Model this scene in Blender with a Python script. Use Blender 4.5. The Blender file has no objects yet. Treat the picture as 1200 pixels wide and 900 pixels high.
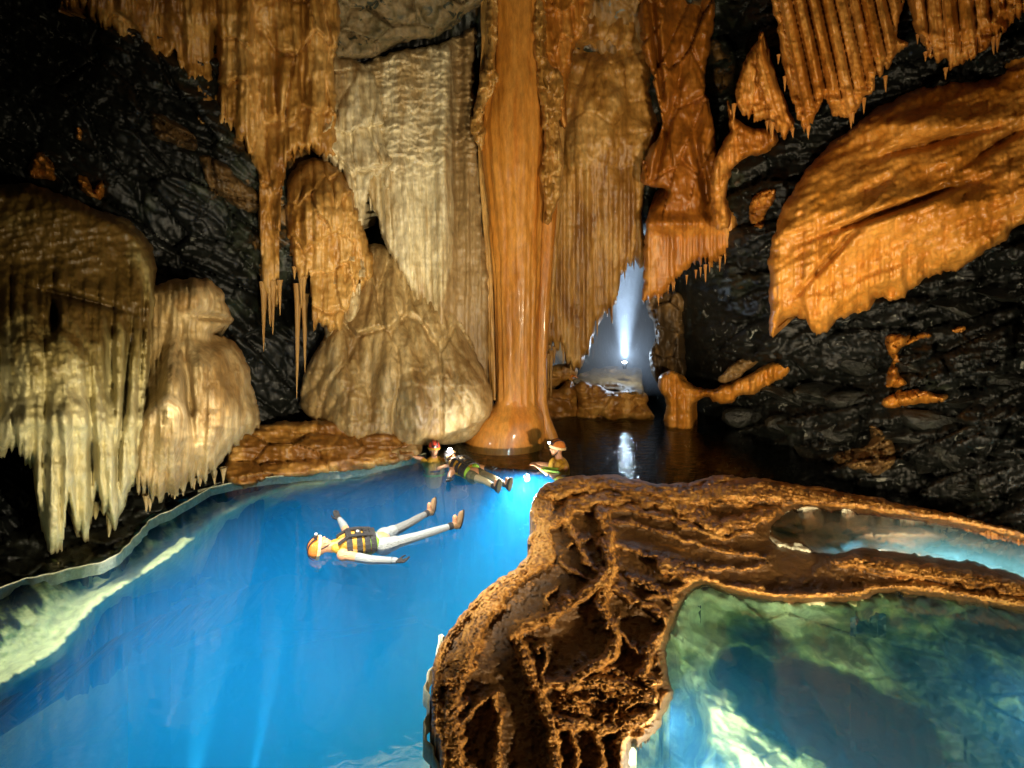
import bpy, bmesh, math, random
import numpy as np
from mathutils import Vector, Matrix
S = bpy.context.scene
C = S.collection
# ------------------------------------------------------------------ camera
F = 600.0; HZ = 340.0; CAMZ = 3.0          # focal length and horizon of the 1200x900 photograph
cam = bpy.data.cameras.new('camera'); camo = bpy.data.objects.new('camera', cam); C.objects.link(camo)
camo.location = (0, 0, CAMZ); camo.rotation_euler = (math.radians(90), 0, 0)
cam.lens = 18; cam.sensor_width = 36; cam.shift_y = -(450-HZ)/1200.0
cam.clip_start = .05; cam.clip_end = 200
S.camera = camo
# ------------------------------------------------------------------ world
W = bpy.data.worlds.new('World'); S.world = W; W.use_nodes = True
bg = W.node_tree.nodes['Background']; bg.inputs[0].default_value = (.5, .45, .4, 1); bg.inputs[1].default_value = .035
# ------------------------------------------------------------------ lamps: cave lamps and dive lamps, plus added unseen fill lights
def lamp(name, kind, loc, target, power, col, size=.12, angle=90, blend=.6):
    l = bpy.data.lights.new(name, kind); o = bpy.data.objects.new(name, l); C.objects.link(o)
    l.energy = power; l.color = col
    l.shadow_soft_size = size
    if kind == 'SPOT': l.spot_size = math.radians(angle); l.spot_blend = blend
    o.location = loc
    if target is not None:
        o.rotation_euler = (Vector(target)-Vector(loc)).to_track_quat('-Z', 'Y').to_euler()
    return o
def on_z0(u, v, z): return ((u-600)*(CAMZ-z)/(v-HZ), F*(CAMZ-z)/(v-HZ), z)
WARM = (1, .80, .52); WHITE = (1, .95, .84); CREAM = (1, .88, .62); COLD = (.62, .80, 1)
lamp('key_lamp', 'SPOT', (3.3, -.4, 1.5), (0.5, 9.5, 2.2), 2500, WARM, .05, 98, .85)
lamp('left_lamp', 'SPOT', (.2, 1.5, .7), (-5.0, 6.8, .8), 1250, CREAM, .05, 66, .9)
lamp('right_lamp', 'SPOT', (.5, 3.0, .6), (5.5, 7.8, 3.6), 1400, WARM, .05, 84, .9)
lamp('curtain_fill', 'SPOT', (-.9, 5.4, .5), (-2.0, 10.2, 5.9), 800, CREAM, .05, 70, .8)  # added unseen fill that brightens the white curtain
lamp('swimmer_fill', 'SPOT', (3.0, .5, 1.6), (-.3, 9.0, .1), 900, WARM, .04, 17, .8)  # added unseen narrow fill, lifts the far swimmers
lamp('overhead_pool_fill', 'SPOT', (-2.0, 5.2, 6.6), (-2.0, 5.9, 0), 8000, WHITE, .1, 46, .6)  # added unseen light from above, makes the pool volume glow
lamp('headlamp_beam', 'SPOT', (.63, 8.45, .75), (.28, 8.0, 0), 3000, WHITE, .02, 60, .8)
lamp('headlamp_glow', 'POINT', (-1.07, 8.75, .3), None, 10, WHITE, .03)
lamp('dive_lamp', 'POINT', (.2, 8.3, -.22), None, 90, WHITE, .04)
lamp('dive_beam', 'SPOT', tuple(on_z0(283, 975, -.6)), tuple(on_z0(338, 690, -.5)), 1500, WHITE, .02, 8, .9)
lamp('dive_beam', 'SPOT', tuple(on_z0(215, 985, -.9)), tuple(on_z0(262, 690, -1.1)), 1300, WHITE, .02, 14, .9)
lamp('dive_lamp', 'POINT', (-.38, 3.35, -.35), None, 35, WHITE, .04)
lamp('green_pool_lamp_and_fill', 'POINT', tuple(on_z0(768, 838, -.22)), None, 60, WHITE, .03)
lamp('green_pool_lamp_and_fill', 'POINT', tuple(on_z0(835, 945, -.15)), None, 65, WHITE, .03)  # this and the next two: added out-of-frame fills for the bed
lamp('green_pool_lamp_and_fill', 'POINT', tuple(on_z0(990, 1010, -.15)), None, 45, WHITE, .03)
lamp('green_pool_lamp_and_fill', 'POINT', tuple(on_z0(1270, 850, -.15)), None, 36, WHITE, .03)
lamp('pale_pool_fill', 'POINT', tuple(on_z0(1010, 664, -.2)), None, 60, WHITE, .03)  # this and the next three: added hidden fills to brighten the pale pool
lamp('pale_pool_fill', 'POINT', tuple(on_z0(1140, 682, -.2)), None, 50, WHITE, .03)
lamp('pale_pool_fill', 'POINT', tuple(on_z0(1260, 690, -.2)), None, 20, WHITE, .03)
lamp('pale_pool_fill', 'POINT', tuple(on_z0(930, 652, -.18)), None, 50, WHITE, .03)
lamp('passage_spot', 'SPOT', (2.95, 13.4, 1.2), (2.95, 13.6, 9), 6000, COLD, .12, 34, 1)
lamp('passage_glow', 'POINT', (2.95, 13.3, 1.35), None, 60, COLD, .05)
lamp('overhead_pool_fill', 'SPOT', (-2.6, 2.6, 6.4), (-3.0, 4.2, 0), 3600, WHITE, .1, 36, .7)  # second added unseen overhead fill for the pool

S.view_settings.view_transform = 'Standard'; S.view_settings.look = 'None'
S.view_settings.exposure = 0; S.view_settings.gamma = 1
S.cycles.use_denoising = True
S.cycles.max_bounces = 6; S.cycles.diffuse_bounces = 2; S.cycles.glossy_bounces = 2
S.cycles.transparent_max_bounces = 16; S.cycles.transmission_bounces = 4; S.cycles.volume_bounces = 1
S.cycles.sample_clamp_indirect = 4

# ------------------------------------------------------------------ numpy noise
def _h(ix, iy, s):
    n = (ix.astype(np.int64)*374761393 + iy.astype(np.int64)*668265263 + int(s)*974634777) & 0xFFFFFFFF
    n = ((n ^ (n >> 13))*1274126177) & 0xFFFFFFFF
    n = ((n ^ (n >> 16))*2246822519) & 0xFFFFFFFF
    return ((n ^ (n >> 15)) & 0xFFFFFF)/float(0xFFFFFF)
def vn(x, y, s=0):
    ix = np.floor(x); iy = np.floor(y); fx = x-ix; fy = y-iy
    fx = fx*fx*fx*(fx*(fx*6-15)+10); fy = fy*fy*fy*(fy*(fy*6-15)+10)
    a = _h(ix, iy, s); b = _h(ix+1, iy, s); c = _h(ix, iy+1, s); d = _h(ix+1, iy+1, s)
    return (a+(b-a)*fx)*(1-fy)+(c+(d-c)*fx)*fy
def fbm(x, y, o=4, s=0, g=.5):
    t = 0; a = 1; n = 0
    for i in range(o):
        t = t+a*(vn(x, y, s+i*17)*2-1); n += a; a *= g
        x, y = x*1.9+y*.35+11.3, y*1.9-x*.35+7.7
    return t/n
def ridge(x, y, o=4, s=0):
    t = 0; a = 1; n = 0
    for i in range(o):
        t = t+a*(1-np.abs(vn(x, y, s+i*13)*2-1))**2; n += a; a *= .5
        x, y = x*2.03+5.1, y*2.03+3.3
    return t/n
def voro(x, y, s=0, j=.9):
    ix = np.floor(x); iy = np.floor(y)
    f1 = np.full(x.shape, 9.); f2 = np.full(x.shape, 9.); rid = np.zeros(x.shape); dx = np.zeros(x.shape); dy = np.zeros(x.shape)
    for a in (-1, 0, 1):
        for b in (-1, 0, 1):
            cx = ix+a+.5+j*(_h(ix+a, iy+b, s)-.5); cy = iy+b+.5+j*(_h(ix+a, iy+b, s+5)-.5)
            ex = x-cx; ey = y-cy; d = np.sqrt(ex*ex+ey*ey)
            m = d < f1
            f2 = np.where(m, f1, np.minimum(f2, d)); rid = np.where(m, _h(ix+a, iy+b, s+9), rid)
            dx = np.where(m, ex, dx); dy = np.where(m, ey, dy); f1 = np.where(m, d, f1)
    return f1, f2, rid, dx, dy
def facets(x, y, s=0, tilt=.6):             # broken rock: every cell a tilted flat face, cracks between
    f1, f2, r, dx, dy = voro(x, y, s)
    h = r + tilt*(dx*(_r2(r, 3)-.5)*2+dy*(_r2(r, 7)-.5)*2)
    return h - .5*np.clip(1-(f2-f1)/.10, 0, 1)**1.5
def _r2(r, k): return np.modf(r*(91.7+k*13.13))[0]
def flutes(u, v, per, s=0, warp=6., vary=.5, long=160.):      # side-by-side rounded hanging ribs
    w = u/per + warp/per*fbm(u/(per*5), v/long, 2, s)
    c = np.floor(w); t = (w-c)*2-1
    hgt = 1-vary*_h(c, c*0, s+3)
    p = np.sqrt(np.clip(1-(t*t)*.97, 0, 1))
    return p*hgt
def scallops(u, v, pu, pv, s=0):            # overlapping drip lobes: each swells downwards and breaks off
    a = u+pu*.5*fbm(u/(pu*1.5), v/(pv*1.5), 2, s+30); b = v+pv*.5*fbm(u/(pu*1.2), v/(pv*1.2), 2, s+31)
    f1, f2, r, dx, dy = voro(a/pu, b/pv, s, 1.)
    return (.45*np.sqrt(np.clip(1.05-dx*dx*1.8, 0, 1))+.75*np.clip(dy+.45, 0, 1.1))*(.55+.45*r)*np.clip((f2-f1)/.10, .35, 1)
def sstep(a, b, x):
    t = np.clip((x-a)/(b-a), 0, 1); return t*t*(3-2*t)
def bump2(u, v, cx, cy, rx, ry):
    return np.exp(-(((u-cx)/rx)**2+((v-cy)/ry)**2))
def tps(ctrl):
    P = np.array(ctrl, float); X = P[:, :2]/300.; n = len(P)
    def k(r2): return np.where(r2 > 0, r2*np.log(r2+1e-12), 0)
    d2 = ((X[:, None]-X[None])**2).sum(-1)
    A = np.zeros((n+3, n+3)); A[:n, :n] = k(d2)+np.eye(n)*1e-3; A[:n, n] = 1; A[:n, n+1:] = X; A[n, :n] = 1; A[n+1:, :n] = X.T
    w = np.linalg.solve(A, np.r_[P[:, 2], 0, 0, 0])
    def f(u, v):
        sh = u.shape; Q = np.stack([u.ravel(), v.ravel()], 1)/300.; out = np.full(len(Q), w[n])+Q@w[n+1:]
        for i in range(n): out += w[i]*k(((Q-X[i])**2).sum(1))
        return out.reshape(sh)
    return f
def sdf(poly, u, v):                        # signed distance in px, positive inside
    P = np.array(poly, float); Q = np.roll(P, -1, 0)
    d = np.full(u.shape, 1e9); ins = np.zeros(u.shape, bool)
    for (ax, ay), (bx, by) in zip(P, Q):
        ex, ey = bx-ax, by-ay; L = ex*ex+ey*ey+1e-9
        t = np.clip(((u-ax)*ex+(v-ay)*ey)/L, 0, 1)
        d = np.minimum(d, (u-ax-t*ex)**2+(v-ay-t*ey)**2)
        c = ((ay > v) != (by > v)) & (u < ex*(v-ay)/(ey if abs(ey) > 1e-9 else 1e-9)+ax)
        ins ^= c
    d = np.sqrt(d); return np.where(ins, d, -d)
def smooth_poly(P, n=5):
    P = np.array(P, float); o = []
    for i in range(len(P)):
        a, b, c, d = P[i-1], P[i], P[(i+1) % len(P)], P[(i+2) % len(P)]
        for k in range(n):
            t = k/n
            o.append(.5*((2*b)+(-a+c)*t+(2*a-5*b+4*c-d)*t*t+(-a+3*b-3*c+d)*t**3))
    return np.array(o)
def unp(u, v, Y):                           # a point seen at (u, v) in the photograph at distance Y
    return np.stack([(u-600)/F*Y, Y, CAMZ-(v-HZ)/F*Y], -1)
def pt(u, v, Y): return Vector(((u-600)/F*Y, Y, CAMZ-(v-HZ)/F*Y))
def on_z(u, v, z=0.): return pt(u, v, (CAMZ-z)*F/(v-HZ))

# ------------------------------------------------------------------ object helpers
def tag(o, label=None, cat=None, group=None, kind=None):
    if label: o['label'] = label
    if cat: o['category'] = cat
    if group: o['group'] = group
    if kind: o['kind'] = kind
    return o
def empty(name, loc, label=None, cat=None, group=None, kind=None):
    o = bpy.data.objects.new(name, None); C.objects.link(o); o.location = loc; o.empty_display_size = .2
    return tag(o, label, cat, group, kind)
def link(name, me, mat, parent=None, loc=None):
    o = bpy.data.objects.new(name, me); C.objects.link(o)
    if mat is not None and not me.materials: me.materials.append(mat)
    if loc is not None: o.location = loc
    if parent is not None:
        o.parent = parent
    return o
def np_mesh(name, V, Q, smooth=True, attr=None):
    me = bpy.data.meshes.new(name); k = Q.shape[1]
    me.vertices.add(len(V)); me.vertices.foreach_set('co', V.astype(np.float32).ravel())
    me.loops.add(Q.size); me.loops.foreach_set('vertex_index', Q.astype(np.int32).ravel())
    me.polygons.add(len(Q)); me.polygons.foreach_set('loop_start', np.arange(0, Q.size, k, dtype=np.int32))
    me.polygons.foreach_set('loop_total', np.full(len(Q), k, np.int32))
    me.polygons.foreach_set('use_smooth', np.full(len(Q), smooth))
    if attr is not None:
        a = me.attributes.new('mixf', 'FLOAT', 'POINT'); a.data.foreach_set('value', attr.astype(np.float32))
    me.update(calc_edges=True); me.validate()
    return me
NV = [0]
def sheet(name, poly, depth, mat, relief=None, step=2., rpx=10., rd=.35, thick=1., bottom=None, holes=(), rough=2.5,
          mixf=None, parent=None, smooth=True, down=False, sm=True, zmode=False, seed=1, flare=0., base=None, endz=None):
    """rock body: front skin over an outline, rounded back at its rim, with sides running back into the wall (or down)"""
    if sm: poly = smooth_poly(poly)
    poly = np.array(poly, float)
    x0, y0 = poly.min(0)-6; x1, y1 = poly.max(0)+6
    u, v = np.meshgrid(np.arange(x0, x1, step), np.arange(y0, y1, step))
    D = sdf(poly, u, v)
    for h in holes: D = np.minimum(D, -sdf(smooth_poly(h), u, v))
    if bottom is not None:
        curve, amp, per = bottom[:3]; cv = np.array(curve, float)
        vb = np.interp(u, cv[:, 0], cv[:, 1])
        w = u/per+1.5*fbm(u/(per*3.5), u*0+seed, 3, seed); c = np.floor(w); t = np.abs((w-c)*2-1)
        w2 = u/(per*.42)+3.3; c2 = np.floor(w2); t2 = np.abs((w2-c2)*2-1)
        T = amp*(.1+1.2*_h(c, c*0, seed+2)**1.6)*t**1.3+amp*.9*(fbm(u/(per*5), u*0+seed+9, 2, seed+5)+.3)+amp*.35*t2*_h(c2, c2*0, seed+8)+amp*.3*_h(c, c*0, seed+21)
        D = np.minimum(D, (vb-v-T)*.6)
    if rough: D = D+rough*fbm(u/9., v/9., 3, seed+70)+rough*.8*fbm(u/30., v/30., 2, seed+71)
    keep = D > -1.4*step
    gy, gx = np.gradient(D, step); g2 = gx*gx+gy*gy+1e-6
    out = keep & (D < 0)
    su = np.where(out, -np.clip(D*gx/g2, -2*step, 2*step), 0); sv = np.where(out, -np.clip(D*gy/g2, -2*step, 2*step), 0)
    us = u+su; vs = v+sv; Dc = np.maximum(D, 0)
    r = 1-np.clip(Dc/rpx, 0, 1); rr = rd*(1-np.sqrt(np.clip(1-r*r, 0, 1)))
    base_d = depth(us, vs) if callable(depth) else np.full(us.shape, float(depth))
    rel = relief(us, vs) if relief is not None else 0*us
    if zmode:
        z = base_d+rel-rr; Y = (CAMZ-z)*F/(vs-HZ)
    else: Y = base_d-rel+rr-.028*fbm(us/5., vs/13., 3, seed+90)-.03*ridge(us/15., vs/11., 3, seed+95)
    P = unp(us, vs, Y)
    H, Wd = u.shape
    kc = keep[:-1, :-1] & keep[1:, :-1] & keep[:-1, 1:] & keep[1:, 1:]
    ins = D > 0
    kc &= ins[:-1, :-1] | ins[1:, :-1] | ins[:-1, 1:] | ins[1:, 1:]
    idx = np.arange(H*Wd).reshape(H, Wd)
    a = idx[:-1, :-1][kc]; b = idx[:-1, 1:][kc]; c = idx[1:, 1:][kc]; d = idx[1:, :-1][kc]
    Q = np.stack([a, d, c, b], 1)
    used, inv = np.unique(Q, return_inverse=True); Q = inv.reshape(-1, 4)
    V = P.reshape(-1, 3)[used]; n0 = len(V)
    A = None if mixf is None else np.clip(mixf(us, vs).ravel()[used], -1, 1)
    E = np.concatenate([Q[:, [0, 1]], Q[:, [1, 2]], Q[:, [2, 3]], Q[:, [3, 0]]])
    key = np.sort(E, 1); kk = key[:, 0].astype(np.int64)*n0+key[:, 1]
    uq, first, cnt = np.unique(kk, return_index=True, return_counts=True)
    B = E[first[cnt == 1]]
    bv = np.unique(B); m = {}; lut = np.full(n0, -1); lut[bv] = np.arange(len(bv))
    ring0 = bv; off = n0; VV = [V]; QQ = [Q]; prev = ring0
    cen = V[bv].mean(0)
    for k in (1, 2, 3):
        t = thick*k/3.
        if down:
            R = V[bv].copy(); R[:, 2] -= t
            if endz is not None:
                ez = np.full(len(bv), float(endz))
                for hh in holes: ez = np.where(np.abs(sdf(smooth_poly(hh), us.ravel()[used][bv], vs.ravel()[used][bv])) < 40, -.035, ez)
                R[:, 2] = V[bv][:, 2]+(ez-V[bv][:, 2])*k/3.
            R[:, :2] += (V[bv][:, :2]-cen[:2])*flare*k/3.
        else:
            R = V[bv].copy(); sc = np.maximum(0, 1-.05*k-.05*(k == 3)); w = np.array((0, 0, CAMZ))
            R = cen+(R-cen)*sc; dr = R-w; dr /= np.linalg.norm(dr, axis=1)[:, None]; R = R+dr*t
        cur = off+np.arange(len(bv))
        QQ.append(np.stack([B[:, 1] if k == 1 else prev[lut[B[:, 1]]], B[:, 0] if k == 1 else prev[lut[B[:, 0]]], cur[lut[B[:, 0]]], cur[lut[B[:, 1]]]], 1))
        VV.append(R); prev = cur; off += len(bv)
    V = np.concatenate(VV); Q = np.concatenate(QQ)
    if A is not None: A = np.concatenate([A]+[A[bv]]*3)
    if parent is not None: loc = parent.location
    elif base is not None: loc = Vector(base)
    else: loc = Vector((V[:n0, 0].mean(), V[:n0, 1].mean(), V[:n0, 2].min()))
    V = V-np.array(loc)
    me = np_mesh(name, V, Q, smooth, A); NV[0] += len(Q)*2
    o = link(name, me, mat, parent, None if parent is not None else loc)
    return o

# ------------------------------------------------------------------ materials
def nodes(m):
    m.use_nodes = True; nt = m.node_tree; return nt, nt.nodes, nt.links, nt.nodes['Principled BSDF']
def rock(name, cols, scale=1.5, streak=.25, rough=.45, bump=.35, bscale=9., spec=.5, coat=0., spots=None, drip=0., bdist=.03):
    m = bpy.data.materials.new(name); nt, N, L, P = nodes(m)
    tc = N.new('ShaderNodeTexCoord'); mp = N.new('ShaderNodeMapping'); mp.inputs['Scale'].default_value = (scale, scale, scale*streak)
    L.new(tc.outputs['Object'], mp.inputs[0])
    n1 = N.new('ShaderNodeTexNoise'); n1.inputs['Scale'].default_value = 1.6; n1.inputs['Detail'].default_value = 8; n1.inputs['Roughness'].default_value = .62; n1.inputs['Distortion'].default_value = .6
    L.new(mp.outputs[0], n1.inputs[0])
    at = N.new('ShaderNodeAttribute'); at.attribute_name = 'mixf'
    ad = N.new('ShaderNodeMath'); ad.operation = 'ADD'; L.new(n1.outputs[0], ad.inputs[0]); L.new(at.outputs['Fac'], ad.inputs[1])
    cr = N.new('ShaderNodeValToRGB'); e = cr.color_ramp.elements
    pos = [.32+.36*i/(max(1, len(cols)-1)) for i in range(len(cols))]
    e[0].position = pos[0]; e[0].color = (*cols[0], 1); e[1].position = pos[-1]; e[1].color = (*cols[-1], 1)
    for p, c in list(zip(pos, cols))[1:-1]:
        x = e.new(p); x.color = (*c, 1)
    L.new(ad.outputs[0], cr.inputs[0])
    src = cr.outputs[0]
    # fine grain and darker mineral specks
    n2 = N.new('ShaderNodeTexNoise'); n2.inputs['Scale'].default_value = bscale*1.3; n2.inputs['Detail'].default_value = 10; n2.inputs['Roughness'].default_value = .7
    mp2 = N.new('ShaderNodeMapping'); mp2.inputs['Scale'].default_value = (1, 1, .35 if streak < .9 else 1); L.new(tc.outputs['Object'], mp2.inputs[0]); L.new(mp2.outputs[0], n2.inputs[0])
    r2 = N.new('ShaderNodeMapRange'); r2.inputs[1].default_value = .3; r2.inputs[2].default_value = .7; r2.inputs[3].default_value = .62; r2.inputs[4].default_value = 1.25
    L.new(n2.outputs[0], r2.inputs[0])
    mx = N.new('ShaderNodeVectorMath'); mx.operation = 'SCALE'; L.new(src, mx.inputs[0]); L.new(r2.outputs[0], mx.inputs['Scale']); src = mx.outputs[0]
    if spots:
        v = N.new('ShaderNodeTexNoise'); v.inputs['Scale'].default_value = spots[1]; v.inputs['Detail'].default_value = 6; v.inputs['Distortion'].default_value = 1.5; L.new(tc.outputs['Object'], v.inputs[0])
        r = N.new('ShaderNodeMapRange'); r.inputs[1].default_value = spots[2]; r.inputs[2].default_value = spots[2]+.03; L.new(v.outputs[0], r.inputs[0])
        mm = N.new('ShaderNodeMix'); mm.data_type = 'RGBA'; L.new(r.outputs[0], mm.inputs[0]); L.new(src, mm.inputs[6]); mm.inputs[7].default_value = (*spots[0], 1); src = mm.outputs[2]
    L.new(src, P.inputs['Base Color'])
    rr = N.new('ShaderNodeMapRange'); rr.inputs[3].default_value = rough*.65; rr.inputs[4].default_value = min(1, rough*1.4); L.new(n1.outputs[0], rr.inputs[0]); L.new(rr.outputs[0], P.inputs['Roughness'])
    P.inputs['Specular IOR Level'].default_value = spec; P.inputs['Coat Weight'].default_value = coat; P.inputs['Coat Roughness'].default_value = .12
    b1 = N.new('ShaderNodeBump'); b1.inputs['Strength'].default_value = bump; b1.inputs['Distance'].default_value = bdist; L.new(n2.outputs[0], b1.inputs['Height'])
    n3 = N.new('ShaderNodeTexNoise'); n3.inputs['Scale'].default_value = bscale*.35; n3.inputs['Detail'].default_value = 6; L.new(mp2.outputs[0], n3.inputs[0])
    b2 = N.new('ShaderNodeBump'); b2.inputs['Strength'].default_value = bump*.8; b2.inputs['Distance'].default_value = bdist*2.6; L.new(n3.outputs[0], b2.inputs['Height']); L.new(b1.outputs[0], b2.inputs['Normal'])
    L.new(b2.outputs[0], P.inputs['Normal'])
    return m
def plain(name, col, rough=.5, metal=0., emit=None, es=0., spec=.5):
    m = bpy.data.materials.new(name); nt, N, L, P = nodes(m)
    P.inputs['Roughness'].default_value = rough; P.inputs['Metallic'].default_value = metal; P.inputs['Specular IOR Level'].default_value = spec
    n = N.new('ShaderNodeTexNoise'); n.inputs['Scale'].default_value = 35; n.inputs['Detail'].default_value = 5
    mr = N.new('ShaderNodeMapRange'); mr.inputs[3].default_value = .75; mr.inputs[4].default_value = 1.2; L.new(n.outputs[0], mr.inputs[0])
    vm = N.new('ShaderNodeVectorMath'); vm.operation = 'SCALE'; vm.inputs[0].default_value = col; L.new(mr.outputs[0], vm.inputs['Scale']); L.new(vm.outputs[0], P.inputs['Base Color'])
    bm_ = N.new('ShaderNodeBump'); bm_.inputs['Strength'].default_value = .6; bm_.inputs['Distance'].default_value = .03; n4 = N.new('ShaderNodeTexNoise'); n4.inputs['Scale'].default_value = 14; n4.inputs['Detail'].default_value = 4; n4.inputs['Distortion'].default_value = 1.2; L.new(n4.outputs[0], bm_.inputs['Height']); L.new(bm_.outputs[0], P.inputs['Normal'])
    if emit: P.inputs['Emission Color'].default_value = (*emit, 1); P.inputs['Emission Strength'].default_value = es
    return m
def water(name, scat, sdens, absb, adens, tint=(1, 1, 1), ripple=.05, rscale=6., rough=.02):
    m = bpy.data.materials.new(name); m.use_nodes = True; nt = m.node_tree; N, L = nt.nodes, nt.links; N.clear()
    out = N.new('ShaderNodeOutputMaterial'); tr = N.new('ShaderNodeBsdfTransparent'); tr.inputs[0].default_value = (*tint, 1)
    gl = N.new('ShaderNodeBsdfGlossy'); gl.inputs['Roughness'].default_value = rough; fr = N.new('ShaderNodeFresnel'); fr.inputs[0].default_value = 1.33
    mx = N.new('ShaderNodeMixShader'); L.new(fr.outputs[0], mx.inputs[0]); L.new(tr.outputs[0], mx.inputs[1]); L.new(gl.outputs[0], mx.inputs[2]); L.new(mx.outputs[0], out.inputs['Surface'])
    tc = N.new('ShaderNodeTexCoord'); mp = N.new('ShaderNodeMapping'); mp.inputs['Scale'].default_value = (1, 1.6, 1); L.new(tc.outputs['Object'], mp.inputs[0])
    n = N.new('ShaderNodeTexNoise'); n.inputs['Scale'].default_value = rscale; n.inputs['Detail'].default_value = 3; n.inputs['Distortion'].default_value = .8; L.new(mp.outputs[0], n.inputs[0])
    b = N.new('ShaderNodeBump'); b.inputs['Strength'].default_value = ripple; b.inputs['Distance'].default_value = .1; L.new(n.outputs[0], b.inputs['Height']); L.new(b.outputs[0], gl.inputs['Normal']); L.new(b.outputs[0], fr.inputs['Normal'])
    vol = None
    if sdens > 0:
        vs = N.new('ShaderNodeVolumeScatter'); vs.inputs['Color'].default_value = (*scat, 1); vs.inputs['Density'].default_value = sdens; vs.inputs['Anisotropy'].default_value = .2; vol = vs
    if adens > 0:
        va = N.new('ShaderNodeVolumeAbsorption'); va.inputs['Color'].default_value = (*absb, 1); va.inputs['Density'].default_value = adens
        if vol is not None:
            a = N.new('ShaderNodeAddShader'); L.new(vol.outputs[0], a.inputs[0]); L.new(va.outputs[0], a.inputs[1]); vol = a
        else: vol = va
    if vol is not None: L.new(vol.outputs[0], out.inputs['Volume'])
    return m
def prism(name, poly, ztop, zbot, mat, step=0, **kw):
    """closed body of water: outline given in photograph pixels on the plane z = ztop"""
    pts = [on_z(x, y, ztop) for x, y in poly]
    bm = bmesh.new(); top = [bm.verts.new((p.x, p.y, ztop)) for p in pts]; bot = [bm.verts.new((p.x, p.y, zbot)) for p in pts]
    bm.faces.new(top); bm.faces.new(bot[::-1])
    for i in range(len(pts)):
        j = (i+1) % len(pts); bm.faces.new((top[i], bot[i], bot[j], top[j]))
    bmesh.ops.recalc_face_normals(bm, faces=bm.faces); me = bpy.data.meshes.new(name); bm.to_mesh(me); bm.free()
    return link(name, me, mat)
_cone = {}
def stalactite(parent, top, length, r, mat, seed, name='stalactite'):
    """hanging tapering drip: octagonal rings, drooping and uneven"""
    rnd = random.Random(seed); key = seed % 6
    if key not in _cone:
        bm = bmesh.new(); rings = []; n = 7
        prof = [(0, 1.0), (.18, .78), (.42, .55), (.68, .36), (.88, .2), (1, .05)]
        kx, ky = rnd.uniform(-.25, .25), rnd.uniform(-.25, .25)
        for t, q in prof:
            ring = []
            for i in range(n):
                a = 6.283*i/n; w = q*rnd.uniform(.85, 1.15)
                ring.append(bm.verts.new((math.cos(a)*w+kx*t*t, math.sin(a)*w+ky*t*t, -t)))
            rings.append(ring)
        for a, b in zip(rings, rings[1:]):
            for i in range(n): f = bm.faces.new((a[i], a[(i+1) % n], b[(i+1) % n], b[i])); f.smooth = True
        bm.faces.new(rings[-1]); me = bpy.data.meshes.new('stalactite'); bmesh.ops.recalc_face_normals(bm, faces=bm.faces); bm.to_mesh(me); bm.free(); _cone[key] = me
    me = _cone[key]; k2 = (key, mat.name)
    if k2 not in _cone:
        m2 = me.copy(); m2.materials.append(mat); _cone[k2] = m2
    o = bpy.data.objects.new(name, _cone[k2]); C.objects.link(o)
    o.scale = (r, r, length); o.rotation_euler = (0, 0, rnd.uniform(0, 6.28))
    if parent is not None: o.parent = parent; o.location = Vector(top)-parent.location
    else: o.location = top
    return o
# ------------------------------------------------------------------ rock materials (real-world base colours)
M = {}
M['dark'] = rock('dark_limestone', [(.006, .007, .006), (.014, .016, .013), (.034, .037, .029), (.012, .013, .01)], 1.2, .7, .33, .8, 7, .6, spots=((.24, .25, .22), 3.2, .70), bdist=.04)
M['brown'] = rock('brown_rock', [(.06, .035, .012), (.16, .09, .028), (.25, .15, .05), (.12, .065, .02)], 1.0, .6, .5, .7, 8)
M['orange'] = rock('orange_calcite', [(.34, .115, .010), (.54, .215, .026), (.64, .29, .05), (.48, .18, .02)], .8, .16, .34, .25, 9, .45, coat=.06)
M['column'] = rock('wet_column', [(.30, .10, .010), (.50, .19, .022), (.62, .27, .045), (.50, .17, .016), (.36, .13, .016)], .9, .10, .42, .3, 9, .5, coat=.28)
M['amber'] = rock('amber_calcite', [(.24, .10, .015), (.46, .23, .045), (.60, .35, .10), (.36, .17, .03)], 1.1, .22, .4, .5, 10, .6)
M['cream'] = rock('cream_calcite', [(.34, .22, .09), (.62, .50, .27), (.76, .66, .42), (.46, .33, .15)], 1.2, .2, .42, .45, 11, .55)
M['olive'] = rock('olive_calcite', [(.12, .07, .014), (.30, .23, .075), (.56, .48, .22), (.68, .60, .32)], .8, .3, .38, .6, 9, .6)
M['buff'] = rock('buff_calcite', [(.28, .17, .06), (.44, .30, .12), (.60, .45, .22), (.38, .23, .08)], 1.0, .2, .45, .4, 10)
M['rust'] = rock('rust_drapery', [(.34, .115, .012), (.54, .21, .028), (.64, .30, .06), (.40, .145, .018)], 1.0, .2, .36, .55, 9, .6)
M['rim'] = rock('rimstone_crust', [(.11, .055, .016), (.27, .12, .025), (.48, .225, .045), (.58, .31, .08)], 2.2, 1, .42, 1., 16, .5, bdist=.02)
M['bed'] = rock('pale_pool_bed', [(.42, .42, .30), (.62, .62, .46), (.75, .74, .56), (.5, .5, .36)], 1.5, 1, .7, .8, 6)

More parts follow.
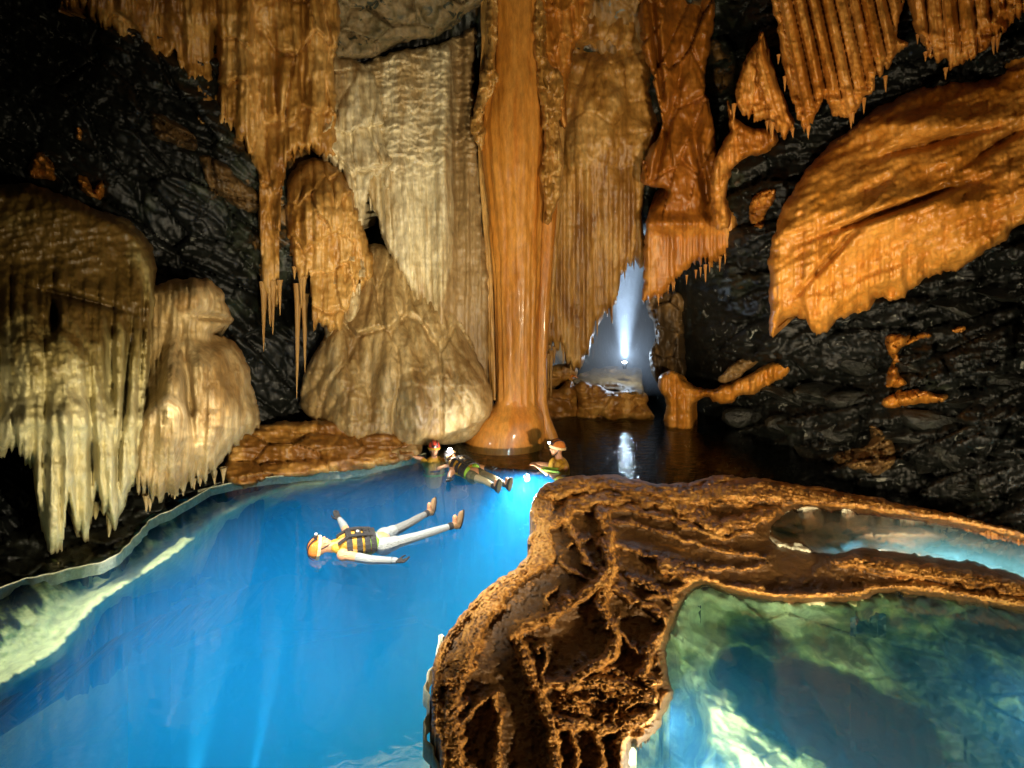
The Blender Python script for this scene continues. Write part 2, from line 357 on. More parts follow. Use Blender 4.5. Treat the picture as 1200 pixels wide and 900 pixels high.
# ------------------------------------------------------------------ the cave itself
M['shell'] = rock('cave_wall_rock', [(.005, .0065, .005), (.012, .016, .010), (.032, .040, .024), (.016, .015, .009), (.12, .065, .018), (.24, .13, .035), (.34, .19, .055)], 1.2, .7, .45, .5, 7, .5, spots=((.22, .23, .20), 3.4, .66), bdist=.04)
shell_d = tps([(-700, -500, 3.5), (-700, 300, 3.8), (-700, 900, 3.2), (-200, -300, 6), (-200, 200, 6.6), (-200, 600, 5.6), (-200, 800, 4.6), (0, 0, 8.6), (0, 300, 8.3), (0, 560, 7.4), (0, 700, 6.0),
    (150, 120, 8.3), (230, 300, 8.8), (300, 350, 9.4), (150, 600, 8.2), (300, 520, 9.8), (450, 480, 11.3), (600, 520, 12.5), (600, 300, 12.4), (600, 0, 11.2), (450, 150, 11.2), (330, 60, 9.9),
    (690, 100, 12.2), (700, 250, 13), (660, 470, 14), (740, 420, 15.5), (700, 500, 14.5), (820, 500, 13), (830, 400, 12.0), (820, 250, 11.4), (800, 80, 11.3), (870, 90, 10.6), (950, 300, 9.6), (900, 470, 10.9), (1000, 560, 8.6), (1000, 440, 9.3),
    (1100, 560, 7.7), (1200, 600, 6.75), (1200, 450, 7.3), (1200, 250, 8.0), (1050, 60, 8.9), (1200, 0, 8.2), (1400, 650, 5.4), (1400, 200, 6.4), (1900, 800, 3.5), (1900, 200, 4), (1900, -500, 3.6), (600, -500, 7.5), (200, -500, 6.5), (1000, -500, 6.8), (600, 650, 12), (850, 640, 11), (1000, 680, 9), (1200, 760, 6.9)])
def shell_rel(u, v):
    L = sstep(520, 250, u); R = sstep(780, 880, u)
    a = (u*.82+v*.57)/1.; b = (-u*.57+v*.82)                      # left wall: beds dip down to the right
    l = .42*facets(a/95., b/42., 3, .8)+.16*facets(a/34., b/17., 4)+.09*(np.modf(b/15.+1.2*fbm(a/80., b/40., 3, 19)+9)[0])+.03*fbm(u/9., v/9., 3, 5)
    a2 = u*.97-v*.22; b2 = u*.22+v*.97                              # right wall: thin beds, nearly level
    r = .45*facets(a2/120., b2/38., 13, .9)+.20*facets(a2/42., b2/15., 14, .9)+.04*facets(a2/17., b2/8., 15)+.10*(np.modf(b2/13.+1.2*fbm(a2/90., b2/40., 3, 18)+9)[0])+.03*fbm(u/8., v/6., 3, 16)
    c = .35*fbm(u/70., v/90., 4, 6)+.10*facets(u/40., v/60., 7)+.16*flutes(u, v, 14, 8, 8, .7, 90)+.2*scallops(u, v, 40, 60, 9)
    d = L*l+R*r+(1-L)*(1-R)*c+.5*fbm(u/200., v/150., 3, 1)
    d = d-7.5*bump2(u, v, 740, 375, 27, 60)**.8-1.2*bump2(u, v, 845, 60, 30, 90)
    d = d-1.0*bump2(u, v, 432, 255, 22, 40)-.8*bump2(u, v, 328, 352, 30, 30)
    return d
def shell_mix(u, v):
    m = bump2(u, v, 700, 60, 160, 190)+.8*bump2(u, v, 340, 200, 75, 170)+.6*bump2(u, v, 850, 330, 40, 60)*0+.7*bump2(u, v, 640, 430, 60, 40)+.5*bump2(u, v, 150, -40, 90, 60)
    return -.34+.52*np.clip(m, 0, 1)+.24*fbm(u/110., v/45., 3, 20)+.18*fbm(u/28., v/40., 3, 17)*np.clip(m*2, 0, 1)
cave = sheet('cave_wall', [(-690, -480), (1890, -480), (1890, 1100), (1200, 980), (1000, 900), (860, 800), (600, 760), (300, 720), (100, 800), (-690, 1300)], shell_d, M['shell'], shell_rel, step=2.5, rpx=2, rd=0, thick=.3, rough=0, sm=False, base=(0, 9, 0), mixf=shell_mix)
tag(cave, kind='structure')

# ------------------------------------------------------------------ formations on the left
def drips(parent, curve, n, lmin, lmax, rmin, rmax, dep, mat, seed, up=8):
    rnd = random.Random(seed); cv = np.array(curve, float)
    for i in range(n):
        x = cv[0, 0]+(cv[-1, 0]-cv[0, 0])*(i+rnd.uniform(-.5, 1.5))/n; x = min(max(x, min(cv[0, 0], cv[-1, 0])), max(cv[0, 0], cv[-1, 0])); y = float(np.interp(x, cv[:, 0], cv[:, 1]))
        Y = float(dep(np.array([x]), np.array([y]))[0]) if callable(dep) else dep
        k = rnd.random(); L = (lmin*.6+(lmax*1.25-lmin*.6)*k**2.2)*Y/F; r = (rmin+(rmax-rmin)*(.6*k+.4*rnd.random()))*Y/F
        stalactite(parent, pt(x, y-up, Y+r*.8), L+up*Y/F, r, mat, seed*7+i)
def root(name, u, v, Y, label, cat, group=None): return empty(name, pt(u, v, Y), label, cat, group)

dA = tps([(-150, 250, 5.2), (-150, 600, 4.7), (0, 240, 6.3), (0, 450, 5.5), (0, 560, 5.35), (100, 300, 6.2), (100, 450, 5.55), (100, 560, 5.5), (170, 300, 6.9), (170, 450, 6.4), (160, 580, 6.2), (70, 660, 5.6)])
def rA(u, v):
    top = sstep(330, 290, v)
    fl = .16*flutes(u, v, 17, 21, 9)*sstep(285, 340, v)*(1-.85*sstep(360, 385, v)*sstep(110, 85, u)*sstep(500, 480, v))
    big = .22*flutes(u, v, 55, 22, 12)*sstep(300, 380, v)
    low = (.16*flutes(u, v, 23, 25, 7)+.05*flutes(u, v, 8, 26, 5))*sstep(470, 540, v)
    wrink = .05*ridge((u)/34., (v+.2*u)/7., 3, 23)*(top+.9*bump2(u, v, 60, 440, 90, 22)+.5*bump2(u, v, 120, 310, 70, 25))
    bulge = .5*bump2(u, v, 40, 420, 75, 60)+.35*bump2(u, v, 75, 490, 110, 25)+.3*bump2(u, v, 165, 430, 14, 120)+.25*bump2(u, v, 60, 250, 90, 40)
    hole = -.35*bump2(u+(v-460)*.10, v, 147, 470, 3.5, 85)-.3*bump2(u+(v-420)*.05, v, 166, 400, 3, 75)-.3*bump2(u, v, 108, 540, 4, 55)-.25*bump2(u, v, 40, 540, 4, 45)-.3*bump2(u, v-.25*(u-100), 95, 352, 38, 4)
    hole = hole-.7*bump2(u, v, 64, 370, 5, 13)-.25*bump2(u, v, 110, 345, 60, 9)*sstep(100, 60, u)-.3*bump2(u, v, 128, 440, 7, 70)
    return fl+big+low+wrink+bulge+hole+.06*fbm(u/18., v/18., 4, 24)
tA = root('flowstone_curtain', 80, 640, 6.0, 'big olive and cream flowstone mass with long hanging tips at the left edge', 'flowstone')
botA = [(-140, 560), (0, 552), (20, 545), (40, 575), (48, 640), (58, 662), (74, 662), (80, 605), (90, 640), (104, 640), (112, 590), (135, 625), (143, 600), (150, 585), (165, 560)]
sheet('curtain', [(-150, 240), (-60, 222), (20, 216), (60, 222), (112, 245), (150, 258), (176, 286), (184, 318), (180, 360), (176, 420), (172, 470), (172, 530), (165, 600), (150, 680), (-150, 690)],
      dA, M['olive'], rA, 1.8, 16, .9, 1.2, (botA, 16, 13), mixf=lambda u, v: -.28+.42*sstep(330, 520, v)+.1*sstep(120, 170, u)-.0*u, parent=tA, seed=5)
drips(tA, [(84, 600), (160, 585)], 6, 12, 34, 4, 8, 6.0, M['olive'], 32)
dB = tps([(190, 340, 7.4), (230, 335, 7.5), (275, 400, 8.0), (300, 480, 8.1), (300, 520, 8.2), (160, 450, 6.9), (200, 450, 6.9), (250, 560, 7.4), (160, 580, 6.4), (200, 580, 6.7)])
def rB(u, v):
    q = .45*bump2(u, v, 225, 352, 40, 26)+.4*bump2(u, v, 240, 430, 45, 45)+.5*bump2(u, v, 190, 510, 42, 60)+.45*bump2(u, v, 262, 500, 36, 55)
    g = -.40*bump2(u, v-.12*(u-240), 262, 371, 30, 4)-.35*bump2(u-(v-470)*.1, v, 222, 470, 5, 60)-.3*bump2(u, v, 258, 400, 20, 7)
    q = q*1.35+.3*bump2(u, v, 200, 470, 12, 60)+.28*sstep(455, 478, v-.55*np.abs(u-192))*sstep(240, 222, u)+.16*sstep(440, 470, v-.5*np.abs(u-262))*sstep(225, 245, u)+.15*fbm(u/34., v/60., 3, 44)
    return q+g+(.10*flutes(u+(v-450)*.12, v, 19, 41, 10)+.05*flutes(u, v, 7, 42, 7))+.05*fbm(u/20., v/26., 4, 43)
tB = root('flowstone_mound', 230, 570, 7.4, 'pale buff tiered flowstone mound over the left shore, right of the olive mass', 'flowstone')
sheet('mound', [(146, 400), (150, 345), (180, 334), (213, 328), (244, 328), (262, 343), (263, 356), (274, 374), (258, 384), (250, 392), (272, 398), (290, 425), (299, 470), (305, 492), (300, 512), (286, 530), (262, 600), (130, 640), (135, 500)],
      dB, M['buff'], rB, 1.7, 13, .6, 1.1, ([(150, 580), (160, 595), (185, 600), (215, 578), (250, 566), (262, 548), (285, 528), (310, 505)], 14, 9), mixf=lambda u, v: .12*bump2(u, v, 265, 440, 30, 40)+.1*bump2(u, v, 225, 355, 30, 20)+0*u, parent=tB, seed=8)
drips(tB, [(165, 590), (262, 556)], 9, 8, 22, 2.5, 5, dB, M['buff'], 33)

# upper left hanging curtains
dC = tps([(100, -60, 7.6), (120, 60, 8.4), (200, 80, 8.5), (300, 0, 8.7), (300, 180, 8.9), (400, 0, 9.4), (400, 180, 9.5), (330, 370, 9.3), (100, 400, 8.5)])
def rC(u, v):
    return .20*flutes(u, v, 21, 51, 9, .8, 90)+.09*flutes(u, v, 8, 52, 6, .8, 60)+.30*scallops(u, v, 38, 75, 53)+.12*fbm(u/22., v/30., 4, 54)+.25*fbm(u/60., v/60., 2, 55)-.4*bump2(u, v, 252, 60, 5, 60)-.35*bump2(u, v, 322, 110, 6, 70)-.3*bump2(u, v, 355, 60, 5, 70)
tC = root('hanging_curtain', 250, 190, 8.9, 'broad brown and mustard curtain of ragged drips across the upper left of the cave roof', 'drapery')
botC = [(90, 20), (130, 40), (150, 62), (165, 82), (183, 97), (196, 92), (204, 66), (215, 98), (232, 110), (232, 160), (250, 182), (262, 165), (285, 175), (303, 215), (306, 365), (316, 385), (326, 372), (330, 250), (337, 195), (360, 184), (372, 182), (385, 195), (398, 200)]
sheet('curtain', [(90, -90), (250, -100), (400, -100), (398, 30), (392, 90), (394, 240), (330, 420), (300, 420), (90, 140)], dC, M['amber'], rC, 1.9, 9, .4, 1.0, (botC, 12, 9), mixf=lambda u, v: -.1+.1*fbm(u/40., v/60., 2, 56), parent=tC, seed=11)
drips(tC, [(130, 42), (200, 92)], 6, 8, 18, 2.5, 5, dC, M['amber'], 34); drips(tC, [(232, 165), (300, 200)], 8, 8, 24, 2, 4.5, dC, M['amber'], 35); drips(tC, [(308, 352), (328, 350)], 4, 20, 50, 2.5, 4.5, 8.95, M['amber'], 36, 22)
tC2 = root('flowstone_lobe', 370, 370, 9.1, 'arched brown flowstone lobe with dark gap above, left of the white curtain', 'flowstone')
dC2 = tps([(340, 200, 9.6), (410, 200, 9.6), (375, 250, 9.2), (370, 380, 9.2), (345, 300, 9.3), (440, 400, 9.6), (420, 300, 9.6)])
sheet('lobe', [(334, 225), (345, 197), (366, 186), (392, 195), (412, 218), (420, 248), (432, 288), (440, 300), (436, 340), (420, 370), (400, 440), (340, 430), (338, 300)], dC2, M['amber'],
      lambda u, v: .35*bump2(u, v, 378, 240, 32, 45)+.14*flutes(u, v, 13, 61, 8)+.05*flutes(u, v, 6, 62, 5)+.22*scallops(u, v, 26, 45, 63)+.08*fbm(u/14., v/14., 4, 64),
      1.7, 10, .45, .9, ([(330, 305), (345, 322), (352, 345), (362, 335), (366, 395), (400, 402), (412, 372), (440, 330)], 12, 9), mixf=lambda u, v: -.02+.14*sstep(280, 340, v), parent=tC2, seed=12)
drips(tC2, [(340, 315), (364, 340)], 4, 12, 36, 2.5, 4.5, 9.2, M['amber'], 37)
for k, (x, y, Y, L) in enumerate([(318, 330, 9.25, 70), (308, 340, 9.2, 40), (349, 362, 9.35, 122), (357, 374, 9.4, 80)]):
    o = stalactite(None, pt(x, y-30, Y), L*Y/F+.2, .075, M['amber'], 300+k, 'stalactite')
    tag(o, ['tapering brown stalactite hanging left of the arched lobe, the longer one', 'short thin brown stalactite at the left end of the dark recess', 'thin straight brown stalactite on the left side of the flowstone cone', 'second thin brown stalactite touching the flowstone cone'][k], 'stalactite')

# ------------------------------------------------------------------ centre
tD = root('white_curtain', 500, 400, 10.2, 'cream white curtain with scalloped top and fine vertical ribs, left of the great orange column', 'drapery')
dD = tps([(380, 60, 10.3), (380, 300, 10.2), (480, 60, 10.4), (480, 300, 10.0), (560, 40, 11.0), (545, 200, 10.35), (560, 440, 10.4), (575, 470, 10.6)])
def rD(u, v):
    k = sstep(165+.2*(560-u), 215+.2*(560-u), v); uu = u+(v-200)*-.07*(560-u)/100.
    sc = .09*scallops(u, v, 12, 8, 71)+.08*scallops(u, v, 21, 17, 76)+.14*flutes(u, v, 30, 77, 10, .5, 90)
    fl = .12*flutes(uu, v, 8.2, 72, 4, .7, 260)+.05*flutes(uu, v, 4.1, 73, 3)
    rib = .35*bump2(u+(v-200)*.02, v, 520, 200, 12, 500)+.3*bump2(u, v, 470, 180, 25, 500)
    return sc*(1-k)+fl*k+rib+.1*fbm(u/40., v/50., 3, 74)-.4*bump2(u, v, 535, 120, 8, 150)+.25*bump2(u, v, 425, 185, 25, 20)
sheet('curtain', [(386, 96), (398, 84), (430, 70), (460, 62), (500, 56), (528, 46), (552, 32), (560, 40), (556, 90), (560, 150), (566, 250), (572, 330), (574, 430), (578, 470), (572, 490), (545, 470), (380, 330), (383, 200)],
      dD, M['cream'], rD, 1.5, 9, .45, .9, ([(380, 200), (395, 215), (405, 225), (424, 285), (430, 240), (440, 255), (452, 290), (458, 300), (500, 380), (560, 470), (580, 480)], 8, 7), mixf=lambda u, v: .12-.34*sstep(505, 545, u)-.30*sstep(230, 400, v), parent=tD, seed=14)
drips(tD, [(392, 205), (450, 235)], 10, 16, 44, 2, 3.6, 10.0, M['cream'], 38)
tE = root('flowstone_cone', 470, 515, 9.8, 'smooth buff flowstone cone fanning out to the water at the foot of the white curtain', 'flowstone')
dE = tps([(350, 470, 9.7), (390, 330, 10.0), (440, 300, 10.2), (520, 350, 10.2), (570, 470, 10.2), (480, 470, 9.2), (400, 480, 9.4), (520, 518, 9.75), (490, 520, 9.6), (450, 524, 9.3)])
def rE(u, v):
    a = (u-455)/(v-180)*200
    return .15*flutes(a, v, 24, 81, 26, .6, 90)+.08*flutes(a, v, 9, 82, 12, .8, 70)+.30*scallops(u, v, 60, 105, 86)+.25*fbm(u/45., v/80., 3, 87)+.3*bump2(u, v, 552, 455, 16, 30)+.25*bump2(u, v, 500, 450, 40, 60)+.2*bump2(u, v, 400, 430, 22, 60)-.2*bump2(u, v, 432, 450, 14, 60)+.06*scallops(u, v, 15, 13, 83)*sstep(400, 450, v)+.12*fbm(u/30., v/60., 3, 84)
sheet('cone', [(352, 478), (356, 440), (372, 408), (392, 370), (396, 330), (412, 300), (440, 285), (470, 300), (505, 322), (535, 362), (556, 410), (572, 446), (578, 474), (566, 500), (545, 518), (500, 522), (470, 526), (420, 520), (380, 500)],
      dE, M['buff'], rE, 1.6, 14, .4, .8, mixf=lambda u, v: -.06+.2*fbm((u-455)/(v-180)*14, v/120., 3, 85), parent=tE, seed=15, rough=1.5)
# short tiers of drips on the left of the cone
tE2 = root('drip_tiers', 408, 400, 9.5, 'stack of small cream drip shelves beside the smooth buff cone', 'flowstone')
sheet('shelves', [(384, 300), (410, 292), (430, 300), (426, 340), (424, 368), (404, 400), (388, 420), (380, 380)], 9.65, M['cream'], lambda u, v: .35*scallops(u, v, 19, 34, 91)+.06*flutes(u, v, 5, 92, 3)+.05*fbm(u/9., v/9., 3, 93), 1.6, 8, .4, .7, mixf=lambda u, v: -.1+0*u, parent=tE2, seed=16)
drips(tE2, [(386, 345), (424, 340)], 7, 6, 16, 1.5, 3, 9.4, M['cream'], 39)

tD2 = root('drip_lobes', 420, 285, 9.9, 'cream lobed drips overlapping the left edge of the white curtain', 'drapery')
dD2 = tps([(385, 70, 9.7), (450, 90, 9.9), (460, 200, 9.8), (390, 200, 9.5), (420, 290, 9.7)])
sheet('lobes', [(378, 60), (402, 66), (425, 74), (442, 92), (450, 130), (450, 160), (464, 200), (462, 260), (440, 300), (400, 300), (376, 210)], dD2, M['cream'], lambda u, v: .28*scallops(u, v, 34, 52, 181)+.14*flutes(u, v, 9, 182, 6, .7, 80)+.08*fbm(u/16., v/22., 3, 183), 1.6, 11, .45, .9,
      ([(376, 195), (390, 205), (402, 222), (410, 250), (420, 288), (428, 262), (434, 222), (446, 216), (454, 240), (466, 200)], 12, 8), mixf=lambda u, v: -.06+.1*sstep(120, 190, v), parent=tD2, seed=19)
# the great column
def column(name, prof, Yc, mat, parent, nf, seed, amp=.05, squash=.8, n=96, step=5):
    """prof rows: (photo y, left x, right x)"""
    pr = np.array(prof, float); ys = np.arange(pr[0, 0], pr[-1, 0]+.1, step)
    l = np.interp(ys, pr[:, 0], pr[:, 1]); r = np.interp(ys, pr[:, 0], pr[:, 2])
    ker = np.array([1, 2, 3, 2, 1])/9.
    l = np.r_[l[:2], np.convolve(l, ker, 'valid'), l[-2:]]; r = np.r_[r[:2], np.convolve(r, ker, 'valid'), r[-2:]]
    th = np.linspace(0, 2*np.pi, n, endpoint=False)
    cx = ((l+r)/2-600)/F*Yc; R = (r-l)/2/F*Yc; z = CAMZ-(ys-HZ)/F*Yc
    T, Z = np.meshgrid(th, z); CX = cx[:, None]; RR = R[:, None]; yy = np.repeat(ys[:, None], n, 1)
    a = nf*T/(2*np.pi)*12
    # periodic flutes
    fl = 0
    rnd = np.random.RandomState(seed)
    for k in range(6):
        f = int(nf*(.5+.35*k)); fl = fl+np.abs(np.sin(f*T/2+rnd.rand()*6+.6*np.sin(Z*.7+rnd.rand()*6)))*(.9-.12*k)
    fl = fl+.5*np.abs(np.sin(nf*1.9*T+1.2*np.sin(Z*.9)+2*fbm(np.cos(T)*3+4, Z*.5+np.sin(T)*3, 2, seed+3)))+.35*np.abs(np.sin(nf*3.1*T+.8*np.sin(Z*1.3)))+.25*ridge(np.sin(T)*2+5+0*Z, Z*4.5, 2, seed+5)
    d = amp*(fl-fl.mean())/2.0+amp*.6*fbm(np.cos(T)*2.5+Z*.05+7, Z*1.6+np.sin(T)*2.5, 4, seed)
    rad = RR*(1+d/np.maximum(RR.mean(), .2))
    X = CX+np.cos(T)*rad; Yy = Yc+np.sin(T)*rad*squash
    V = np.stack([X, Yy, Z+0*X], -1).reshape(-1, 3)-np.array(parent.location)
    H = len(ys); idx = np.arange(H*n).reshape(H, n); nx = np.roll(idx, -1, 1)
    Q = np.stack([idx[:-1].ravel(), nx[:-1].ravel(), nx[1:].ravel(), idx[1:].ravel()], 1)
    return link(name, np_mesh(name, V, Q, True, np.zeros(len(V))), mat, parent)
tF = root('great_column', 598, 515, 10.35, 'giant smooth orange stone column running from roof to water in the middle of the cave', 'column')
column('shaft', [(-120, 570, 640), (0, 573, 636), (40, 574, 634), (78, 573, 633), (100, 569, 636), (130, 565, 639), (160, 563, 639), (200, 565, 638), (230, 570, 636), (270, 574, 634), (320, 578, 632), (400, 581, 630), (440, 582, 629), (480, 582, 630)], 10.35, M['column'], tF, 11, 5, .055, .85, 120, 3)
column('foot', [(462, 584, 626), (474, 580, 630), (482, 571, 634), (490, 560, 637), (500, 551, 638), (510, 545, 638), (522, 541, 638)], 10.3, M['column'], tF, 5, 6, .01, .75, 64, 2)
column('rib', [(180, 634, 655), (260, 632, 652), (330, 629, 646), (420, 626, 641), (470, 627, 641), (490, 628, 645), (505, 632, 652), (525, 638, 658)], 10.45, M['column'], tF, 3, 7, .03, .9, 40, 4)
column('rib', [(-60, 626, 650), (60, 628, 652), (130, 634, 662), (180, 636, 660), (300, 634, 650), (380, 634, 645)], 10.7, M['amber'], tF, 4, 8, .12, .9, 48, 3)
column('rib', [(-60, 562, 580), (60, 565, 580), (90, 563, 574), (150, 560, 570), (210, 561, 570), (300, 568, 577), (430, 573, 582), (470, 576, 584)], 10.4, M['amber'], tF, 4, 9, .10, .9, 48, 3)
for poly_, sd in (([(574, -90), (584, -90), (583, 40), (580, 80), (588, 84), (583, 100), (572, 118), (566, 140), (570, 160), (563, 178), (555, 160), (553, 140), (561, 118), (563, 88), (571, 60)], 61), ([(626, -90), (640, -90), (641, 60), (656, 84), (660, 115), (655, 150), (662, 190), (655, 235), (640, 262), (635, 200), (636, 150), (630, 110), (626, 60)], 62)):
    sheet('crust', poly_, 10.0, M['amber'], lambda u, v: .22*scallops(u, v, 11, 20, sd)+.14*fbm(u/8., v/16., 4, sd+1)+.1*flutes(u, v, 7, sd+2, 5), 1.5, 7, .3, .8, parent=tF, mixf=lambda u, v: -.02+0*u, seed=sd)
tF2 = root('roof_curtain', 650, 120, 10.2, 'rumpled rusty drapery clinging to the upper right side of the great column', 'drapery')
sheet('curtain', [(622, -90), (700, -90), (690, 20), (672, 60), (664, 110), (662, 150), (648, 112), (634, 80), (630, 30)], 10.25, M['rust'], lambda u, v: .16*flutes(u-.15*v, v, 14, 101, 8)+.2*scallops(u, v, 22, 40, 102)+.07*fbm(u/12., v/12., 3, 103), 1.7, 9, .4, .8, mixf=lambda u, v: -.05+0*u, parent=tF2, seed=17)
# roof block above the white curtain
tG = root('roof_block', 470, 60, 9.7, 'mottled brown and olive roof block hanging above the white curtain', 'rock')
M['mottle'] = rock('mottled_rock', [(.05, .045, .02), (.16, .12, .05), (.26, .18, .08), (.10, .08, .035)], 1.6, .9, .6, .8, 8, spots=((.03, .035, .02), 3.5, .60))
sheet('block', [(383, -100), (575, -100), (573, -10), (545, 18), (520, 40), (470, 52), (440, 66), (400, 68), (386, 40)], tps([(380, -100, 9.0), (570, -100, 9.6), (400, 60, 9.7), (540, 20, 10.2)]), M['mottle'], lambda u, v: .3*facets(u/50., v/35., 111, .6)+.15*fbm(u/18., v/18., 4, 112), 2., 10, .4, 1.2, parent=tG, mixf=lambda u, v: 0*u, seed=18)

# curtains right of the column
tH = root('ribbed_curtain', 690, 430, 11.4, 'tall brown ribbed curtain behind and right of the great column, ragged above the back ledge', 'drapery')
dH = tps([(620, -50, 11.0), (760, -50, 11.2), (640, 250, 11.3), (640, 430, 11.5), (760, 250, 11.2), (700, 400, 11.8), (760, 330, 11.6)])
def rH(u, v):
    k = sstep(150, 240, v)
    return k*(.20*flutes(u, v, 10.5, 121, 5, .8, 220)+.07*flutes(u, v, 4.4, 122, 3))+(1-k)*(.3*fbm(u/30., v/40., 4, 123)+.08*facets(u/40., v/50., 124))+.35*bump2(u, v, 700, 150, 30, 60)-.3*bump2(u+(v-150)*.3, v, 660, 150, 9, 80)-.35*bump2(u, v, 690, 60, 35, 10)
botH = [(615, 440), (650, 432), (668, 440), (690, 425), (700, 395), (706, 385), (713, 390), (718, 400), (724, 372), (731, 338), (746, 326), (762, 322)]
sheet('curtain', [(618, -90), (768, -90), (760, 30), (770, 60), (762, 110), (775, 150), (760, 200), (752, 250), (762, 320), (752, 440), (618, 450)], dH, M['amber'], rH, 1.6, 9, .4, 1.2, (botH, 20, 8), mixf=lambda u, v: -.06+.04*fbm(u/30, v/60, 2, 4), parent=tH, seed=21)
drips(tH, [(640, 425), (705, 350)], 12, 14, 44, 1.6, 3.6, dH, M['amber'], 40); drips(tH, [(706, 335), (760, 292)], 10, 6, 20, 1.2, 3, dH, M['amber'], 41)
tI = root('roof_fold', 800, 350, 10.1, 'folded brown rock and short ribbed skirt hanging above the lit passage', 'drapery')
dI = tps([(760, 0, 10.6), (840, 0, 10.6), (800, 150, 10.1), (770, 330, 10.5), (850, 300, 10.3), (880, 240, 10.1)])
sheet('fold', [(752, -90), (842, -90), (834, 40), (826, 100), (838, 150), (842, 215), (856, 240), (864, 262), (850, 330), (762, 400), (757, 262), (780, 225), (752, 215), (756, 185), (775, 150), (766, 90), (750, 40)], dI, M['rust'],
      lambda u, v: (1-sstep(235, 262, v))*(.3*fbm(u/22., v/45., 4, 131)+.22*facets((u+.3*v)/26., v/70., 132, .8))+sstep(240, 262, v)*(.15*flutes(u, v, 7, 133, 4, .8)+.05*flutes(u, v, 3.6, 134, 3))-.45*bump2(u+.25*(v-150), v, 782, 160, 4, 60)-.5*bump2(u-.12*(v-60), v, 770, 60, 4, 80)-.4*bump2(u-.2*(v-200), v, 822, 200, 5, 45)+.3*bump2(u, v, 800, 262, 50, 10),
      1.6, 8, .4, 1.0, ([(750, 355), (775, 352), (800, 330), (825, 315), (850, 305), (870, 290)], 12, 7), mixf=lambda u, v: -.2+.12*sstep(240, 270, v), parent=tI, seed=22)
drips(tI, [(765, 352), (850, 305)], 12, 5, 14, 1.2, 3, dI, M['rust'], 42)

# ------------------------------------------------------------------ right wall formations
def rib_curtain(name, poly, bottom, dep, label, seed, amp=.45, per=17, slope=.25, mixo=0., nd=8):
    t = root(name, (bottom[0][0]+bottom[-1][0])/2, max(b[1] for b in bottom), dep if not callable(dep) else float(dep(np.array([bottom[0][0]]), np.array([bottom[0][1]]))[0]), label, 'drapery')
    def rel(u, v):
        uu = u-slope*v
        f = flutes(uu, v, per, seed, 3, .55, 300)
        low = sstep(-60, 0, v-np.interp(u, [b[0] for b in bottom], [b[1] for b in bottom]))
        return amp*f*(1-.6*low)+.08*flutes(uu, v, per*.33, seed+1, 3)+.07*fbm(u/14., v/30., 3, seed+2)+.25*low*fbm(u/20., v/12., 3, seed+3)-.5*amp*np.clip((.35-f), 0, 1)*(1-low)
    sheet('curtain', poly, dep, M['rust'], rel, 1.7, 8, .4, .9, (bottom, 10, 11), mixf=lambda u, v: mixo+0*u, parent=t, seed=seed)
    drips(t, bottom, nd, 5, 15, 1.8, 3.5, dep, M['rust'], seed)
    return t
rib_curtain('ribbed_drapery', [(905, -90), (1075, -90), (1060, 0), (1052, 40), (1066, 52), (1080, 70), (1020, 160), (955, 160), (935, 150), (915, 60)],
            [(900, 30), (935, 150), (942, 160), (952, 152), (966, 120), (975, 138), (1000, 140), (1015, 120), (1035, 102), (1050, 75), (1066, 56), (1085, 40)], tps([(900, -50, 8.2), (1060, -50, 7.8), (940, 150, 8.0), (1010, 130, 7.7), (1060, 50, 7.6)]), 'rust orange drapery with deep parallel ribs, left of its twin at upper right', 141, .40, 16, .22)
rib_curtain('ribbed_drapery', [(1068, -90), (1330, -90), (1330, 60), (1200, 60), (1150, 70), (1100, 100), (1082, 60)],
            [(1060, 20), (1084, 68), (1090, 75), (1098, 82), (1112, 90), (1130, 78), (1150, 62), (1180, 40), (1200, 30), (1340, 20)], tps([(1070, -50, 7.6), (1300, -50, 6.3), (1110, 90, 7.3), (1200, 30, 6.9)]), 'rust orange ribbed drapery in the top right corner, right of the first one', 147, .36, 19, .1)
rib_curtain('narrow_drapery', [(893, 40), (896, 60), (922, 120), (934, 155), (918, 172), (908, 150), (886, 80)], [(880, 150), (905, 152), (918, 172), (935, 150)], 8.35, 'slim smooth orange drapery blade just left of the ribbed drapery', 151, .12, 22, .3, nd=2)
rib_curtain('frayed_drapery', [(892, 42), (903, 60), (908, 105), (912, 150), (895, 158), (872, 150), (862, 112), (868, 80)], [(860, 130), (875, 150), (914, 150)], 8.7, 'thin frayed orange drapery strips beside the black shaft in the roof', 154, .16, 7, -.1, nd=3)
tJ = root('drapery_foot', 880, 185, 9.1, 'spiky amber flowstone foot below the frayed drapery', 'flowstone')
sheet('foot', [(852, 116), (860, 135), (880, 150), (905, 152), (912, 165), (896, 178), (876, 184), (860, 196), (850, 230), (856, 262), (838, 265), (834, 200), (846, 170), (856, 150)], 9.2, M['rust'], lambda u, v: .2*fbm(u/12., v/18., 4, 161)+.12*flutes(u, v, 9, 162, 5), 1.6, 8, .4, 1.0, parent=tJ, mixf=lambda u, v: -.08+0*u, seed=23)
tK = root('orange_flowstone', 1000, 400, 7.6, 'huge orange and tan flowstone shield bulging from the right wall over dark rock', 'flowstone')
dK = tps([(900, 380, 8.3), (910, 250, 8.4), (980, 160, 8.5), (1100, 100, 8.1), (1200, 60, 7.6), (970, 390, 7.9), (1050, 330, 7.2), (1000, 250, 7.4), (1120, 220, 6.9), (1200, 250, 6.5), (1200, 170, 6.7), (1350, 200, 5.6), (1350, 50, 6.4), (1130, 320, 6.9)])
